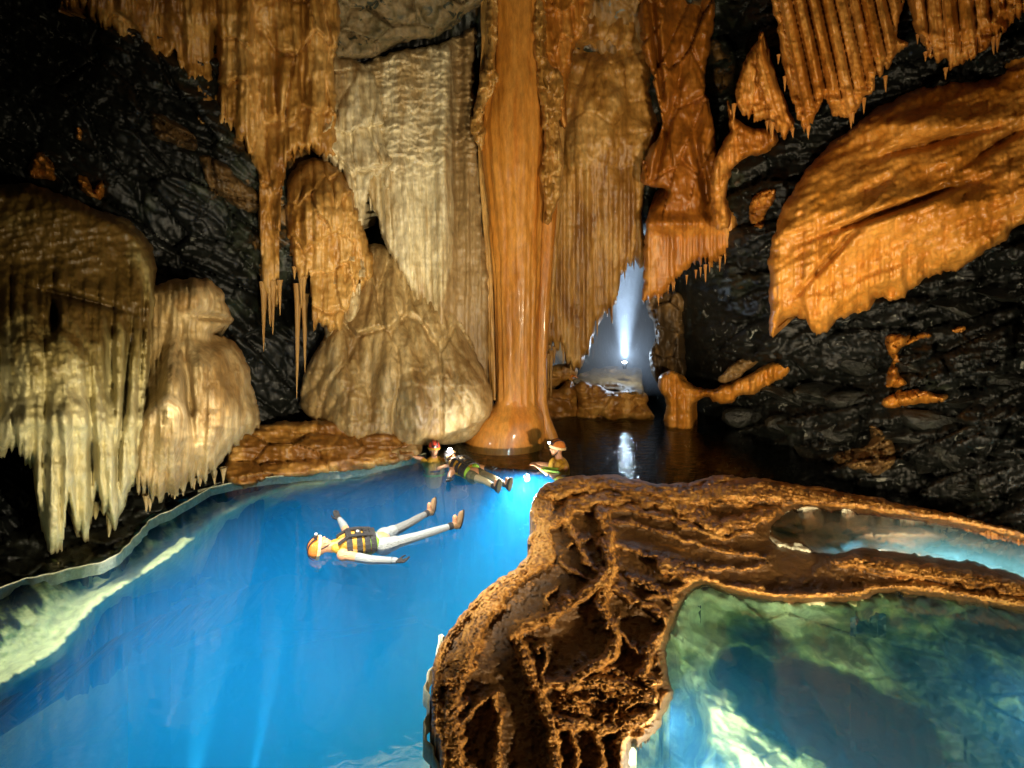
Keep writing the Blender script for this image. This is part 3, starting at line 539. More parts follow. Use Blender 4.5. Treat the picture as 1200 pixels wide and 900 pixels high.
def rK(u, v):
    a = u*.90-v*.43; b = u*.43+v*.90
    r = .35*bump2(u+(v-130)*.9, v, 1080, 145, 110, 16)+.30*bump2(u, v, 1100, 235, 65, 20)+.35*bump2(u, v, 1040, 260, 60, 22)
    r = r-.28*bump2(u, v+.25*(u-1100), 1100, 165, 80, 5)-.4*bump2(u, v+.35*(u-1000), 1040, 262, 75, 4.5)-.35*bump2(u-(v-300)*-.9, v, 975, 300, 5, 36)-.35*bump2(u-.0*v, v+.6*(u-1150), 1175, 180, 40, 6)
    low = sstep(250, 310, v+.55*(u-1000)*-.3)*sstep(1130, 1030, u)
    return r+(.12*flutes(u+.05*v, v, 19, 171, 8)+.05*flutes(u, v, 7, 172, 5))*(.25+low)+.14*fbm(a/55., b/16., 4, 173)+.035*ridge(a/16., b/5., 3, 174)+.18*fbm(a/90., b/45., 2, 175)
sheet('shield', [(902, 400), (901, 330), (903, 300), (915, 250), (945, 200), (985, 160), (1040, 120), (1100, 98), (1160, 88), (1200, 50), (1340, 20), (1340, 230), (1200, 262), (1170, 300), (1120, 330), (1080, 345), (1030, 360), (1000, 400), (960, 430), (920, 430)],
      dK, M['orange'], rK, 1.9, 15, .6, 1.2, ([(895, 400), (906, 402), (914, 385), (930, 372), (940, 378), (957, 403), (985, 375), (1020, 365), (1024, 352), (1060, 348), (1090, 325), (1120, 318), (1165, 290), (1210, 258), (1340, 240)], 6, 24), mixf=lambda u, v: .10*bump2(u, v, 1090, 230, 110, 50)+.02-.1*sstep(120, 90, v), parent=tK, seed=24)
0 and drips(tK, [(950, 398), (962, 396), (985, 375), (1020, 362), (1060, 346), (1090, 322), (1160, 292)], 9, 4, 12, 1.5, 3, dK, M['orange'], 43, 10)
tL = root('flowstone_tongue', 850, 500, 11, 'orange flowstone tongue on a thick pillar standing in the dark water below the lit passage', 'flowstone')
dL = tps([(775, 440, 11.2), (800, 500, 11.15), (840, 460, 10.6), (925, 420, 10.0), (880, 440, 10.2), (800, 430, 11.2)])
sheet('tongue', [(776, 440), (790, 434), (803, 446), (822, 456), (850, 452), (880, 438), (905, 424), (926, 426), (924, 438), (900, 450), (884, 462), (868, 462), (858, 472), (838, 470), (828, 466), (812, 474), (810, 504), (779, 504), (780, 470), (772, 455)], dL, M['orange'], lambda u, v: .16*flutes(u, v, 10, 181, 5)+.1*fbm(u/12., v/12., 3, 182), 1.5, 8, .4, .7, mixf=lambda u, v: -.06+0*u, parent=tL, seed=25)
# patches of calcite and loose pieces on the dark walls
def patch(name, poly, Y, mat, label, cat, seed, amp=.14, thick=.6, rpx=9, rd=.32, mx=-.05):
    dd = float(np.mean(shell_d(np.array([p[0] for p in poly], float), np.array([p[1] for p in poly], float))))
    t = sheet(name, poly, (lambda u, v: np.minimum(shell_d(u, v)-shell_rel(u, v)-.22, Y+9)), mat, lambda u, v: amp*fbm(u/11., v/9., 4, seed)+amp*.9*facets(u/17., v/11., seed+1), 1.6, rpx, rd, thick, mixf=lambda u, v: mx+0*u, seed=seed, rough=2)
    return tag(t, label, cat)
patch('calcite_patch', [(1040, 392), (1062, 392), (1085, 388), (1092, 396), (1068, 402), (1056, 410), (1054, 438), (1062, 450), (1040, 454), (1040, 440), (1044, 420), (1036, 404)], 7.9, M['orange'], 'bent orange calcite streak running down the middle of the dark right wall', 'rock patch', 201)
patch('calcite_patch', [(1034, 470), (1050, 458), (1070, 456), (1095, 460), (1112, 464), (1100, 472), (1075, 474), (1048, 478), (1036, 477)], 7.55, M['orange'], 'long flat orange slab sticking out of the dark right wall', 'rock patch', 203)
patch('orange_boulder', [(1018, 497), (1034, 505), (1048, 520), (1049, 540), (1030, 556), (1000, 548), (978, 540), (985, 530), (1012, 524), (1020, 510)], 7.7, M['brown'], 'brown orange wedge shaped boulder low on the right shore', 'boulder', 205, .2, mx=.1)
patch('calcite_patch', [(882, 232), (892, 224), (908, 222), (906, 236), (898, 250), (894, 266), (880, 262), (878, 245)], 9.3, M['rust'], 'small isolated orange patch on dark rock left of the huge orange shield', 'rock patch', 207)
patch('calcite_patch', [(1114, 386), (1130, 380), (1134, 388), (1120, 393)], 7.4, M['orange'], 'tiny orange flake high on the dark right wall', 'rock patch', 209)
patch('calcite_patch', [(32, 202), (36, 186), (48, 178), (58, 186), (66, 200), (66, 212), (50, 210), (34, 208)], 7.4, M['rust'], 'orange pointed knob on dark rock above the left flowstone', 'rock patch', 211)
patch('calcite_patch', [(91, 206), (104, 210), (110, 222), (118, 210), (123, 226), (116, 234), (98, 226)], 7.6, M['rust'], 'forked orange patch on dark rock above the left flowstone', 'rock patch', 213)
patch('calcite_patch', [(86, 160), (91, 147), (97, 155), (96, 166)], 7.9, M['rust'], 'tiny orange leaf shaped patch on the dark upper left wall', 'rock patch', 215)
patch('leaning_slab', [(174, 130), (190, 134), (218, 150), (232, 168), (226, 176), (205, 170), (180, 158)], 8.1, M['brown'], 'smooth olive brown slab leaning under the upper left curtain, the upper one', 'rock slab', 217, .08, mx=-.1)
patch('leaning_slab', [(234, 182), (262, 190), (276, 206), (300, 224), (309, 245), (296, 250), (268, 236), (246, 222), (240, 205)], 8.4, M['brown'], 'smooth brown slab leaning against the thin left curtain, the lower one', 'rock slab', 219, .1, mx=-.05)
tb = sheet('hanging_shelf', [(925, 385), (905, 395), (880, 410), (855, 428), (840, 446), (858, 448), (885, 428), (915, 415), (930, 408)], 10.4, M['brown'], lambda u, v: .15*facets(u/20., v/9., 221)+.1*fbm(u/15., v/6., 3, 222), 1.6, 6, .2, .6, mixf=lambda u, v: .05+0*u, seed=26)
tag(tb, 'dark brown shelf of rock sloping down behind the orange tongue', 'rock slab')

tP = sheet('passage_pillar', [(756, 322), (772, 338), (800, 344), (812, 372), (806, 410), (802, 446), (786, 456), (768, 444), (760, 420), (768, 392), (758, 360)], 12.6, M['brown'], lambda u, v: .35*facets(u/22., v/30., 191)+.25*fbm(u/12., v/22., 4, 192)+.12*flutes(u, v, 11, 193, 6), 1.6, 8, .4, 1.2, mixf=lambda u, v: -.14+.15*fbm(u/14., v/20., 2, 194), seed=30)
tag(tP, 'craggy brown rock pillar between the lit passage and the orange tongue', 'rock')
# back ledge under the passage
tN = root('back_ledge', 690, 487, 12.2, 'brown blocky rock ledge at the back of the pool below the lamp', 'rock ledge')
def block(name, poly, Y, parent, seed, mat='amber', mx=-.12, thick=1.5, amp=.12):
    return sheet(name, poly, Y, M[mat], lambda u, v: 1.6*amp*facets(u/34., v/22., seed, .9)+amp*1.5*fbm(u/16., v/9., 4, seed+1), 1.5, 9, .35, thick, mixf=lambda u, v: mx+0*u, parent=parent, seed=seed, rough=2)
block('block', [(626, 462), (634, 455), (652, 456), (664, 447), (673, 449), (677, 470), (679, 490), (626, 492)], 12.1, tN, 231)
block('block', [(673, 452), (684, 447), (700, 450), (716, 457), (740, 458), (757, 462), (758, 475), (762, 492), (680, 492), (677, 470)], 12.0, tN, 233)
block('block', [(640, 436), (656, 426), (676, 430), (672, 447), (650, 452), (636, 456)], 12.5, tN, 237)
def top_sheet():
    return sheet('ledge_top', [(628, 459), (640, 440), (668, 428), (700, 431), (735, 428), (752, 432), (753, 463), (722, 459), (700, 453), (672, 450)],
        lambda u, v: 12.1+(460-v)*.10, M['brown'], lambda u, v: .35*fbm(u/18., v/7., 4, 235)+.15*facets(u/24., v/8., 236), 1.5, 6, .2, .6, mixf=lambda u, v: .02+0*u, parent=tN, seed=27, sm=False)
top_sheet()
# left shore shelf
tO = root('shore_shelf', 380, 552, 8.6, 'low orange brown rock shelf on the shore under the buff cone', 'rock ledge')
dO = tps([(262, 555, 8.1), (275, 512, 8.7), (350, 485, 9.3), (440, 475, 9.6), (500, 500, 9.9), (500, 540, 9.05), (440, 548, 8.75), (350, 556, 8.4), (360, 520, 8.7), (440, 510, 9.1)])
sheet('shelf', [(262, 556), (268, 528), (282, 508), (310, 498), (350, 492), (395, 490), (420, 478), (450, 474), (474, 486), (492, 510), (490, 532), (470, 541), (438, 550), (380, 556), (320, 562), (285, 572)],
      dO, M['amber'], lambda u, v: .22*facets(u/60., v/18., 241, .8)+.14*fbm(u/30., v/10., 4, 242)+.1*ridge(u/40., v/14., 3, 243), 1.7, 8, .3, .9, mixf=lambda u, v: -.15+.1*fbm(u/30., v/12., 2, 246), parent=tO, seed=28)
sheet('rounded_shelf', [(440, 545), (415, 530), (402, 520), (425, 505), (460, 498), (486, 508), (494, 528), (478, 538)], tps([(400, 520, 9.0), (500, 530, 9.0), (450, 500, 9.3)]), M['buff'], lambda u, v: .2*fbm(u/40., v/14., 3, 244)+.05*ridge(u/20., v/5., 3, 245), 1.7, 9, .4, .6, mixf=lambda u, v: -.15+0*u, parent=tO, seed=29)
# ------------------------------------------------------------------ pools and rimstone
main_shore = [(-260, 860), (-120, 735), (0, 690), (40, 676), (80, 668), (120, 658), (150, 640), (163, 622), (180, 608), (205, 595), (240, 575), (300, 561), (350, 556), (400, 552), (440, 546), (490, 532)]
RIM = [(512, 1150), (517, 900), (509, 850), (506, 800), (514, 760), (532, 730), (556, 702), (580, 682), (602, 668), (616, 652), (623, 640), (618, 634), (627, 618), (622, 600), (632, 572), (660, 561), (700, 557), (740, 560), (775, 566), (800, 567),
       (826, 561), (860, 558), (900, 562), (960, 572), (1040, 586), (1120, 603), (1200, 622), (1330, 655), (1500, 700), (1500, 1150)]
PALE = [(905, 622), (922, 603), (940, 598), (980, 600), (1040, 606), (1120, 618), (1200, 636), (1320, 668), (1320, 712), (1200, 674), (1120, 656), (1050, 646), (1010, 640), (985, 648), (958, 648), (940, 638), (915, 634)]
GREEN = [(735, 1150), (738, 896), (748, 878), (772, 852), (782, 826), (790, 812), (784, 795), (781, 765), (789, 732), (803, 702), (822, 687), (848, 694), (880, 702), (930, 708), (980, 707), (1004, 706), (1030, 697), (1060, 697), (1120, 705), (1200, 719), (1330, 748), (1450, 800), (1450, 1150)]
def grow(poly, d):
    P = smooth_poly(poly, 3); n = len(P); o = []
    a = sum(P[i][0]*P[(i+1) % n][1]-P[(i+1) % n][0]*P[i][1] for i in range(n)); s = 1 if a > 0 else -1
    for i in range(n):
        t = P[(i+1) % n]-P[i-1]; t = t/(np.hypot(*t)+1e-9); o.append((P[i][0]+s*t[1]*d, P[i][1]-s*t[0]*d))
    return o
# ridge network of the rimstone terrace, (points), half width px, height
RG = [([(705, 598), (711, 622), (713, 645), (717, 665), (704, 684), (690, 693), (668, 706), (642, 722), (610, 738), (600, 745)], 9, .10),
      ([(717, 665), (708, 690), (704, 712), (714, 728), (722, 748), (718, 768), (700, 780), (680, 790), (668, 805)], 8, .10),
      ([(603, 742), (614, 762), (620, 785), (628, 805), (638, 830), (648, 860), (652, 900), (650, 960)], 9, .09),
      ([(660, 598), (668, 625), (680, 645), (690, 660), (700, 668)], 4, .07), ([(652, 690), (640, 697), (642, 715)], 4, .07), ([(656, 652), (664, 668), (680, 672), (692, 680)], 3, .06),
      ([(588, 694), (568, 716), (556, 740), (546, 770), (534, 800), (528, 840), (532, 880), (545, 930)], 15, .10), ([(618, 660), (600, 676), (586, 692)], 16, .10), ([(634, 590), (634, 620), (640, 650), (625, 660)], 13, .09),
      ([(575, 816), (556, 828), (540, 850), (530, 862)], 4, .09), ([(577, 816), (584, 835), (586, 860), (582, 905)], 5, .10),
      ([(740, 676), (768, 690), (788, 700), (800, 706)], 5, .07), ([(717, 690), (740, 700), (765, 712), (784, 730)], 7, .08), ([(708, 716), (722, 738), (748, 765), (770, 775)], 4, .08),
      ([(780, 740), (764, 755), (760, 775), (752, 790), (764, 800)], 9, .10), ([(628, 762), (636, 754), (642, 775), (634, 790), (644, 802), (632, 800)], 4, .08),
      ([(640, 804), (675, 800), (705, 800), (735, 805), (765, 815)], 10, .09), ([(640, 840), (670, 848), (710, 855), (745, 845), (765, 835)], 10, .09), ([(700, 855), (705, 880), (700, 920)], 6, .08), ([(735, 850), (728, 880), (735, 930)], 10, .09), ([(668, 850), (676, 880), (672, 920)], 5, .07),
      ([(650, 610), (668, 595), (700, 584), (740, 580), (780, 588), (815, 600), (840, 617), (870, 612), (905, 603)], 11, .09), ([(705, 596), (740, 596), (780, 606), (820, 622), (850, 630), (880, 622)], 5, .07),
      ([(632, 575), (665, 566), (710, 563), (760, 572), (800, 580), (860, 575), (900, 572), (950, 582), (1010, 592), (1100, 608), (1200, 628), (1340, 662)], 15, .11), ([(662, 640), (690, 628), (730, 640), (770, 655), (820, 665), (870, 668), (900, 660)], 4, .05), ([(800, 590), (850, 588), (900, 584), (950, 590)], 5, .07), ([(700, 612), (740, 612), (790, 628), (840, 645), (900, 652)], 4, .05),
      ([(760, 700), (800, 690), (830, 675)], 5, .06), ([(778, 664), (810, 676), (850, 690), (900, 698), (960, 700), (1010, 694), (1080, 690), (1200, 708), (1340, 740)], 9, .08), ([(985, 655), (1040, 664), (1100, 672), (1200, 690), (1330, 720)], 11, .10), ([(965, 600), (1000, 592), (1040, 598)], 6, .08)]
def line_d(pts, u, v):
    P = np.array(pts, float); d = np.full(u.shape, 1e9)
    for (ax, ay), (bx, by) in zip(P[:-1], P[1:]):
        ex, ey = bx-ax, by-ay; t = np.clip(((u-ax)*ex+(v-ay)*ey)/(ex*ex+ey*ey+1e-9), 0, 1)
        d = np.minimum(d, (u-ax-t*ex)**2+(v-ay-t*ey)**2)
    return np.sqrt(d)
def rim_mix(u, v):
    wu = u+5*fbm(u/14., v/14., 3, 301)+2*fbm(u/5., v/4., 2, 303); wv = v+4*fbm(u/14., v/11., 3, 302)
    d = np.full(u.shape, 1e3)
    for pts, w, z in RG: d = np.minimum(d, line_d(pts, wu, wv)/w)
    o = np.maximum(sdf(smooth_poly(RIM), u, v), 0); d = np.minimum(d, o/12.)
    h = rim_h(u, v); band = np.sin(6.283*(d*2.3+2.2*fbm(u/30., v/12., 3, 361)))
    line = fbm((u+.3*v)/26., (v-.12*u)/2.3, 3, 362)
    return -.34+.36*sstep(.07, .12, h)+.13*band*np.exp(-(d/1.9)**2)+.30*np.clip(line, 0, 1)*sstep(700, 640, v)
def rim_h(u, v):
    wu = u+5*fbm(u/14., v/14., 3, 301)+2*fbm(u/5., v/4., 2, 303); wv = v+4*fbm(u/14., v/11., 3, 302)
    h = np.zeros(u.shape)
    for pts, w, z in RG:
        d = line_d(pts, wu, wv)*(.75+.7*vn(u/9., v/8., 311+len(pts))); k = np.clip(1.2-(d/(w*.82))**2*.75, 0, 1)
        h = np.maximum(h, z*.62*np.clip(1-d/(w*2.6+5), 0, 1)); h = np.maximum(h, 1.2*z*(k**.55)*(.85+.3*vn(u/25., v/25., 304)))
    # crumpled mass of small scales in the lower right of the terrace and along its edges
    e = np.minimum(np.maximum(0, -sdf(smooth_poly(GREEN), u, v)), 60)
    m = np.maximum(bump2(u, v, 712, 825, 62, 40), .9*np.exp(-(e/13.)**2)*sstep(680, 700, v))
    o = sdf(smooth_poly(RIM), u, v); m2 = np.exp(-(np.maximum(o, 0)/13.)**2)
    cr = ridge((u+9*fbm(u/12., v/12., 2, 351))/17., (v+7*fbm(u/12., v/12., 2, 352))/11., 4, 305)
    h = np.maximum(h, (.02+.10*cr)*np.clip(m*1.5, 0, 1))
    h = np.maximum(h, .10*m2)
    lam = np.clip(h/.06, 0, 1)
    h = h+lam*(.020*ridge(u/11., v/3.4, 3, 306)+.010*fbm(u/3., v/2.5, 2, 307))
    ly = np.minimum(np.maximum(o, 0), 60)/3.6+1.3*fbm(u/26., v/14., 3, 353); fr = ly-np.floor(ly)
    h = h+.026*m2**.6*(fr**2-.4)*sstep(0, 5, o)+.016*np.clip(1-m2, 0, 1)*lam*(np.modf(np.abs(h)/.03+2*fbm(u/18., v/7., 3, 354)+9)[0]-.4)
    n = .9*fbm(u/14., v/7., 3, 309); s0 = .015
    q = h/s0+n; st = np.floor(q)+sstep(.62, .95, q-np.floor(q)); h = h*.3+.7*s0*(st-n)*1.0
    eh = np.minimum(-sdf(smooth_poly(GREEN), u, v), -sdf(smooth_poly(PALE), u, v)); q = sstep(0, 12, eh)
    return (.05+h+.006*fbm(u/12., v/9., 3, 308))*q+.028*(1-q)
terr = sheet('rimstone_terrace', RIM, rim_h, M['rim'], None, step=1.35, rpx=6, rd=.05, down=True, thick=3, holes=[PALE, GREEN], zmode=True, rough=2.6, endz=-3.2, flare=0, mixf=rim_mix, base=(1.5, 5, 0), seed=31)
tag(terr, kind='structure')
# beds
def under(name, poly, zf, mat, relz=None, step=3., mixf=None, endz=-4.):
    o = sheet(name, poly, zf, mat, relz, step=step, rpx=3, rd=.0, down=True, thick=1, zmode=True, rough=0, mixf=mixf, sm=False, endz=endz, base=(0, 5, 0)); return tag(o, kind='structure')
# left underwater ledge: from the shore out to its lip, then steeply down
LIP = [(-200, 960), (-60, 850), (0, 806), (40, 782), (72, 760), (90, 738), (112, 712), (140, 692), (175, 670), (210, 648), (235, 624), (262, 604), (300, 585), (345, 570), (420, 562), (470, 548), (520, 536)]
def ledge_z(u, v):
    d = sdf([(-700, 1300)]+LIP+[(520, 470), (-700, 470)], u, v)     # >0 on the ledge side
    z = -.10-.28*sstep(70, 0, d)+.10*bump2(d, 0, 6, 0, 9, 1)
    z = np.where(d < 0, -.38-(-d)**1.0*.030, z)
    return np.maximum(z, -3.3)+.05*fbm(u/25., v/12., 4, 311)*sstep(-30, 5, d)+.03*ridge(u/16., v/7., 3, 312)*sstep(-12, 5, d)
M['ledge'] = rock('ledge_painted_light', [(.012, .02, .014), (.03, .045, .03), (.24, .33, .13), (.55, .64, .30)], 1.3, 1, .7, .8, 7)  # dark end stands for the cave's reflection, pale end for the lamplit lip
def ledge_mix(u, v):  # paints the dark reflection near shore and the lit band at the lip
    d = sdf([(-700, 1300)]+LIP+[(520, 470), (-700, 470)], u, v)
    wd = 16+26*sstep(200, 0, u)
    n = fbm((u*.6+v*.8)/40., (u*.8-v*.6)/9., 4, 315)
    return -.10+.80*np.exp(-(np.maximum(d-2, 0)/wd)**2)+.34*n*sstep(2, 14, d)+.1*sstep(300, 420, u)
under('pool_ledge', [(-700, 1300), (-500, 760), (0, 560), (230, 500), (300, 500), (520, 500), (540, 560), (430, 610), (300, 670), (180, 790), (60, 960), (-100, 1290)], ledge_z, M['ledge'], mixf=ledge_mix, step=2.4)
fl = on_z(600, 700, -3.2)
bm = bmesh.new(); bmesh.ops.create_grid(bm, x_segments=60, y_segments=60, size=16)
for v_ in bm.verts: v_.co.z = .12*math.sin(v_.co.x*1.3)*math.cos(v_.co.y*1.7)
me = bpy.data.meshes.new('pool_floor'); bm.to_mesh(me); bm.free(); tag(link('pool_floor', me, M['bed'], None, (0, 8, -3.3)), kind='structure')
# green pool bed
HOLE = [(838, 762), (858, 755), (880, 756), (895, 772), (935, 776), (985, 786), (1020, 800), (1050, 822), (1090, 845), (1100, 880), (1090, 960), (985, 930), (968, 896), (945, 878), (930, 886), (905, 862), (880, 850), (862, 838), (868, 812), (850, 808), (842, 815), (828, 800)]
def green_z(u, v):
    w = u+8*fbm(u/30., v/30., 3, 321); w2 = v+8*fbm(u/30., v/30., 3, 322)
    h = sdf(smooth_poly(HOLE, 3), w, w2); b = sdf([(600, 720), (790, 740), (826, 800), (838, 850), (834, 900), (880, 1150), (600, 1150)], w, w2)
    e = sdf(smooth_poly(GREEN, 3), u, v)
    z = -.06-.46*sstep(-2, 45, e)-.3*sstep(30, 200, e)*sstep(900, 1150, u)
    z = z-.95*sstep(-3, 34, h)
    z = z-.75*sstep(-2, 34, b)
    lit = sstep(28, 8, e)*bump2(u, v, 790, 835, 30, 60)
    z = np.maximum(z, -.12-0*u)*lit+z*(1-lit) if False else z
    a = u*.8+v*.5; c = -u*.5+v*.8
    return z+.05*facets(a/90., c/40., 323, .9)+.13*fbm(a/50., c/26., 4, 324)+.03*ridge(a/20., c/12., 4, 325)
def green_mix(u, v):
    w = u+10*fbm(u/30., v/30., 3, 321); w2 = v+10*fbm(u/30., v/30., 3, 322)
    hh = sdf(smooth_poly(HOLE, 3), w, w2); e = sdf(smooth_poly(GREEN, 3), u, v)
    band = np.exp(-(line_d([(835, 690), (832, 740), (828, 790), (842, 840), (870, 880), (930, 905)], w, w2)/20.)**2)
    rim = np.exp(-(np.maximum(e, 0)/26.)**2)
    return -.02+.40*band+.24*rim*sstep(1080, 880, u)-.40*sstep(-6, 14, hh)-.16*sstep(930, 1180, u)+.16*fbm((u*.8+v*.5)/50., (v*.8-u*.5)/30., 4, 326)  # the hole's unlit depth is painted in as a darker tone
M['gbed'] = rock('pool_rock', [(.018, .03, .035), (.05, .085, .06), (.16, .21, .09), (.30, .34, .15), (.66, .66, .40)], 1.2, 1, .6, .8, 6)
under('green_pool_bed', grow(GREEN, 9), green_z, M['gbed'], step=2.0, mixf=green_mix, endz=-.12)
def pale_z(u, v): return -.30+.3*sstep(6, -2, sdf(smooth_poly(PALE, 3), u, v))-.25*sstep(925, 1000, u)*sstep(640, 655, v)-.25*sstep(950, 1150, u)+.08*facets(u/30., v/9., 331)+.06*fbm(u/16., v/6., 4, 332)+.3*bump2(u, v, 1050, 625, 60, 9)
under('pale_pool_bed', grow(PALE, 5), pale_z, M['bed'], step=1.8, endz=-.5)
# water bodies
M['blue_w'] = water('blue_pool_water', (.015, .36, 1.0), .42, (.03, .45, .90), .32, ripple=.03, rscale=2.6)
M['unlit_w'] = water('unlit_pool_water', (.1, .4, .8), 0, (.10, .25, .30), 1.6, ripple=.22, rscale=4.5)  # same water as the blue pool, given no scatter so it looks unlit
M['green_w'] = water('green_pool_water', (.08, .40, .9), .26, (.30, .82, .66), .45, ripple=.008, rscale=3)
M['pale_w'] = water('pale_pool_water', (.16, .62, 1.), 1.3, (.15, .6, .9), .25, ripple=.006, rscale=3)
FRONT = [(-500, 1250), (-400, 900), (-120, 725), (0, 680), (60, 660), (150, 625), (200, 585), (300, 552), (400, 543), (490, 535), (560, 548), (600, 551), (640, 553), (660, 575), (640, 600), (642, 640), (625, 665), (590, 695), (560, 730), (530, 780), (525, 850), (530, 1250)]
BACK = [(488, 531), (400, 539), (300, 540), (300, 520), (600, 480), (640, 470), (960, 470), (1300, 560), (1700, 700), (1600, 730), (1330, 660), (1200, 627), (1120, 608), (1040, 592), (960, 578), (900, 570), (830, 572), (780, 578), (700, 570), (664, 574), (641, 551.5), (600, 549.5), (560, 546.5), (490, 533.5)]
tag(prism('pool_water', FRONT, 0, -3.0, M['blue_w']), kind='structure')
tag(prism('back_pool_water', BACK, 0, -3.0, M['unlit_w']), kind='structure')
tag(prism('green_pool_water', grow(GREEN, 5), 0.02, -2.6, M['green_w']), kind='structure')
tag(prism('pale_pool_water', grow(PALE, 2.5), 0.02, -.6, M['pale_w']), kind='structure')
# pale calcite lip along the waterline
def lip(name, pts, w, mat, z=.0, h=.03, parent=None):
    P = np.array(pts, float); Q = [on_z(x, y, z) for x, y in smooth_poly(P, 9)[:-9]]
    bm = bmesh.new(); prev = None; rnd = random.Random(3)
    for i, p in enumerate(Q):
        t = (Q[min(i+1, len(Q)-1)]-Q[max(i-1, 0)]).normalized(); s = Vector((-t.y, t.x, 0)); ww = w*rnd.uniform(.4, 1.3); p = p+s*.02*math.sin(i*.37)+s*.01*math.sin(i*1.1)
        sec = [bm.verts.new(p+s*ww*a+Vector((0, 0, b))) for a, b in ((-1, -.12), (-.6, h*.6), (-.1, h), (.6, h*.5), (1, -.12))]
        if prev:
            for a, b, c, d in zip(prev, prev[1:], sec[1:], sec): bm.faces.new((a, b, c, d)).smooth = True
        prev = sec
    me = bpy.data.meshes.new(name); bm.to_mesh(me); bm.free(); return tag(link(name, me, mat, parent), kind='structure')
M['pale'] = rock('waterline_calcite', [(.45, .48, .32), (.62, .64, .45), (.7, .7, .52)], 3, 1, .6, .4, 20)
lip('shore_lip', main_shore[:11], .011, M['pale'], h=.012); lip('shore_lip', main_shore[10:], .010, M['pale'], h=.012)
lip('rim_lip', [(530, 960), (512, 905), (502, 868), (500, 835), (501, 805), (508, 776), (518, 755)], .012, M['pale'], h=.006)
# dark shore rock under the hanging curtains on the left
sh = sheet('shore_rock', [(-600, 1200), (-480, 800), (-150, 620), (0, 560), (200, 520), (310, 520), (310, 556), (240, 573), (203, 594), (180, 607), (163, 621), (150, 640), (120, 657), (80, 667), (40, 675), (0, 688), (-120, 733), (-260, 858), (-420, 1200)],
           lambda u, v: -.05+.0*u, M['dark'], lambda u, v: .10*facets(u/50., v/20., 341)+.05*fbm(u/15., v/8., 3, 342), step=2.5, rpx=5, rd=.08, zmode=True, down=True, endz=-1.5, rough=1.5, sm=False, base=(-5, 6, 0))
tag(sh, kind='structure')
# dark boulders and slabs heaped along the right shore
rnd = random.Random(77); BR = []
def boulder_mesh(seed):
    r = random.Random(seed); bm = bmesh.new(); bmesh.ops.create_icosphere(bm, subdivisions=3, radius=1)
    pl = [(Vector((r.gauss(0, 1), r.gauss(0, 1), r.gauss(0, 1))).normalized(), r.uniform(.5, .85)) for _ in range(13)]
    for v in bm.verts:
        for n, d in pl:
            k = v.co.dot(n)
            if k > d: v.co -= n*(k-d)
        v.co *= 1+.03*math.sin(v.co.x*9+seed)*math.cos(v.co.y*11)
    me = bpy.data.meshes.new('boulder'); bm.to_mesh(me); bm.free(); me.materials.append(M['dark']); return me
BM_ = [boulder_mesh(s) for s in range(5)]
spots = [(842, 505, 34, 11), (880, 492, 40, 15), (905, 520, 30, 10), (930, 498, 40, 16), (955, 530, 30, 10), (985, 505, 36, 17), (1002, 470, 40, 13), (960, 462, 42, 13), (920, 462, 34, 10), (1075, 545, 42, 15), (1060, 512, 34, 17), (1100, 500, 46, 16), (1125, 540, 44, 20), (1155, 575, 50, 17),
         (1180, 520, 50, 22), (1145, 470, 54, 15), (1195, 455, 46, 16), (1085, 440, 40, 16), (1010, 430, 34, 13), (1130, 420, 46, 14), (1190, 395, 50, 15), (1020, 552, 30, 9), (1110, 575, 30, 9), (965, 425, 30, 12), (1180, 345, 46, 13), (1120, 360, 40, 12)]
BL = ['small dark boulder at the waterline right of the orange pillar', 'low dark boulder just above the water, second from the orange pillar', 'small dark boulder half in the black water below the tongue', 'dark boulder above the water between tongue and wedge boulder', 'small dark boulder at the waterline left of the brown wedge boulder', "dark boulder directly left of the wedge boulder's tip", 'dark boulder above the wedge boulder, left of the flat orange slab', "wide dark boulder right of the orange tongue's far end", 'dark boulder under the far end of the orange tongue', 'dark boulder just right of the brown wedge boulder, near the water', "dark boulder right of the wedge boulder's upper tip", 'wide dark boulder below the flat orange slab', 'dark boulder low on the right shore, above the end of the rim', 'large dark boulder low at the right shore, next to the frame edge', 'very large dark boulder at the right frame edge, above the shore', 'wide dark boulder right of the flat orange slab', 'dark boulder at the right frame edge level with the flat orange slab', 'dark boulder right beside the bent orange streak', 'small dark boulder left of the bent orange streak', "dark boulder right of the bent orange streak's top, under the tiny flake", 'dark boulder at the right frame edge below the orange shield', 'small thin dark slab at the waterline below the wedge boulder', 'small thin dark slab at the waterline near the right rim', 'small dark boulder beneath the left tip of the orange shield', 'dark boulder tucked under the right end of the orange shield', "dark boulder under the middle of the orange shield's lower edge"]
for i, (x, y, w, h) in enumerate(spots):
    Y = float(shell_d(np.array([float(x)]), np.array([float(y)]))[0])-.15
    if y > 540: Y = min(Y, 1800./(y-HZ)+.35)
    o = bpy.data.objects.new('boulder', BM_[i % 5]); C.objects.link(o); s = Y/F
    o.location = pt(x, y, Y); o.scale = (w*s*.9, rnd.uniform(.35, .6), h*s*.95); o.rotation_euler = (rnd.uniform(-.3, .3), rnd.uniform(-.05, .3), rnd.uniform(-.4, .4))
    tag(o, BL[i], 'boulder', 'dark boulders heaped along the right wall')
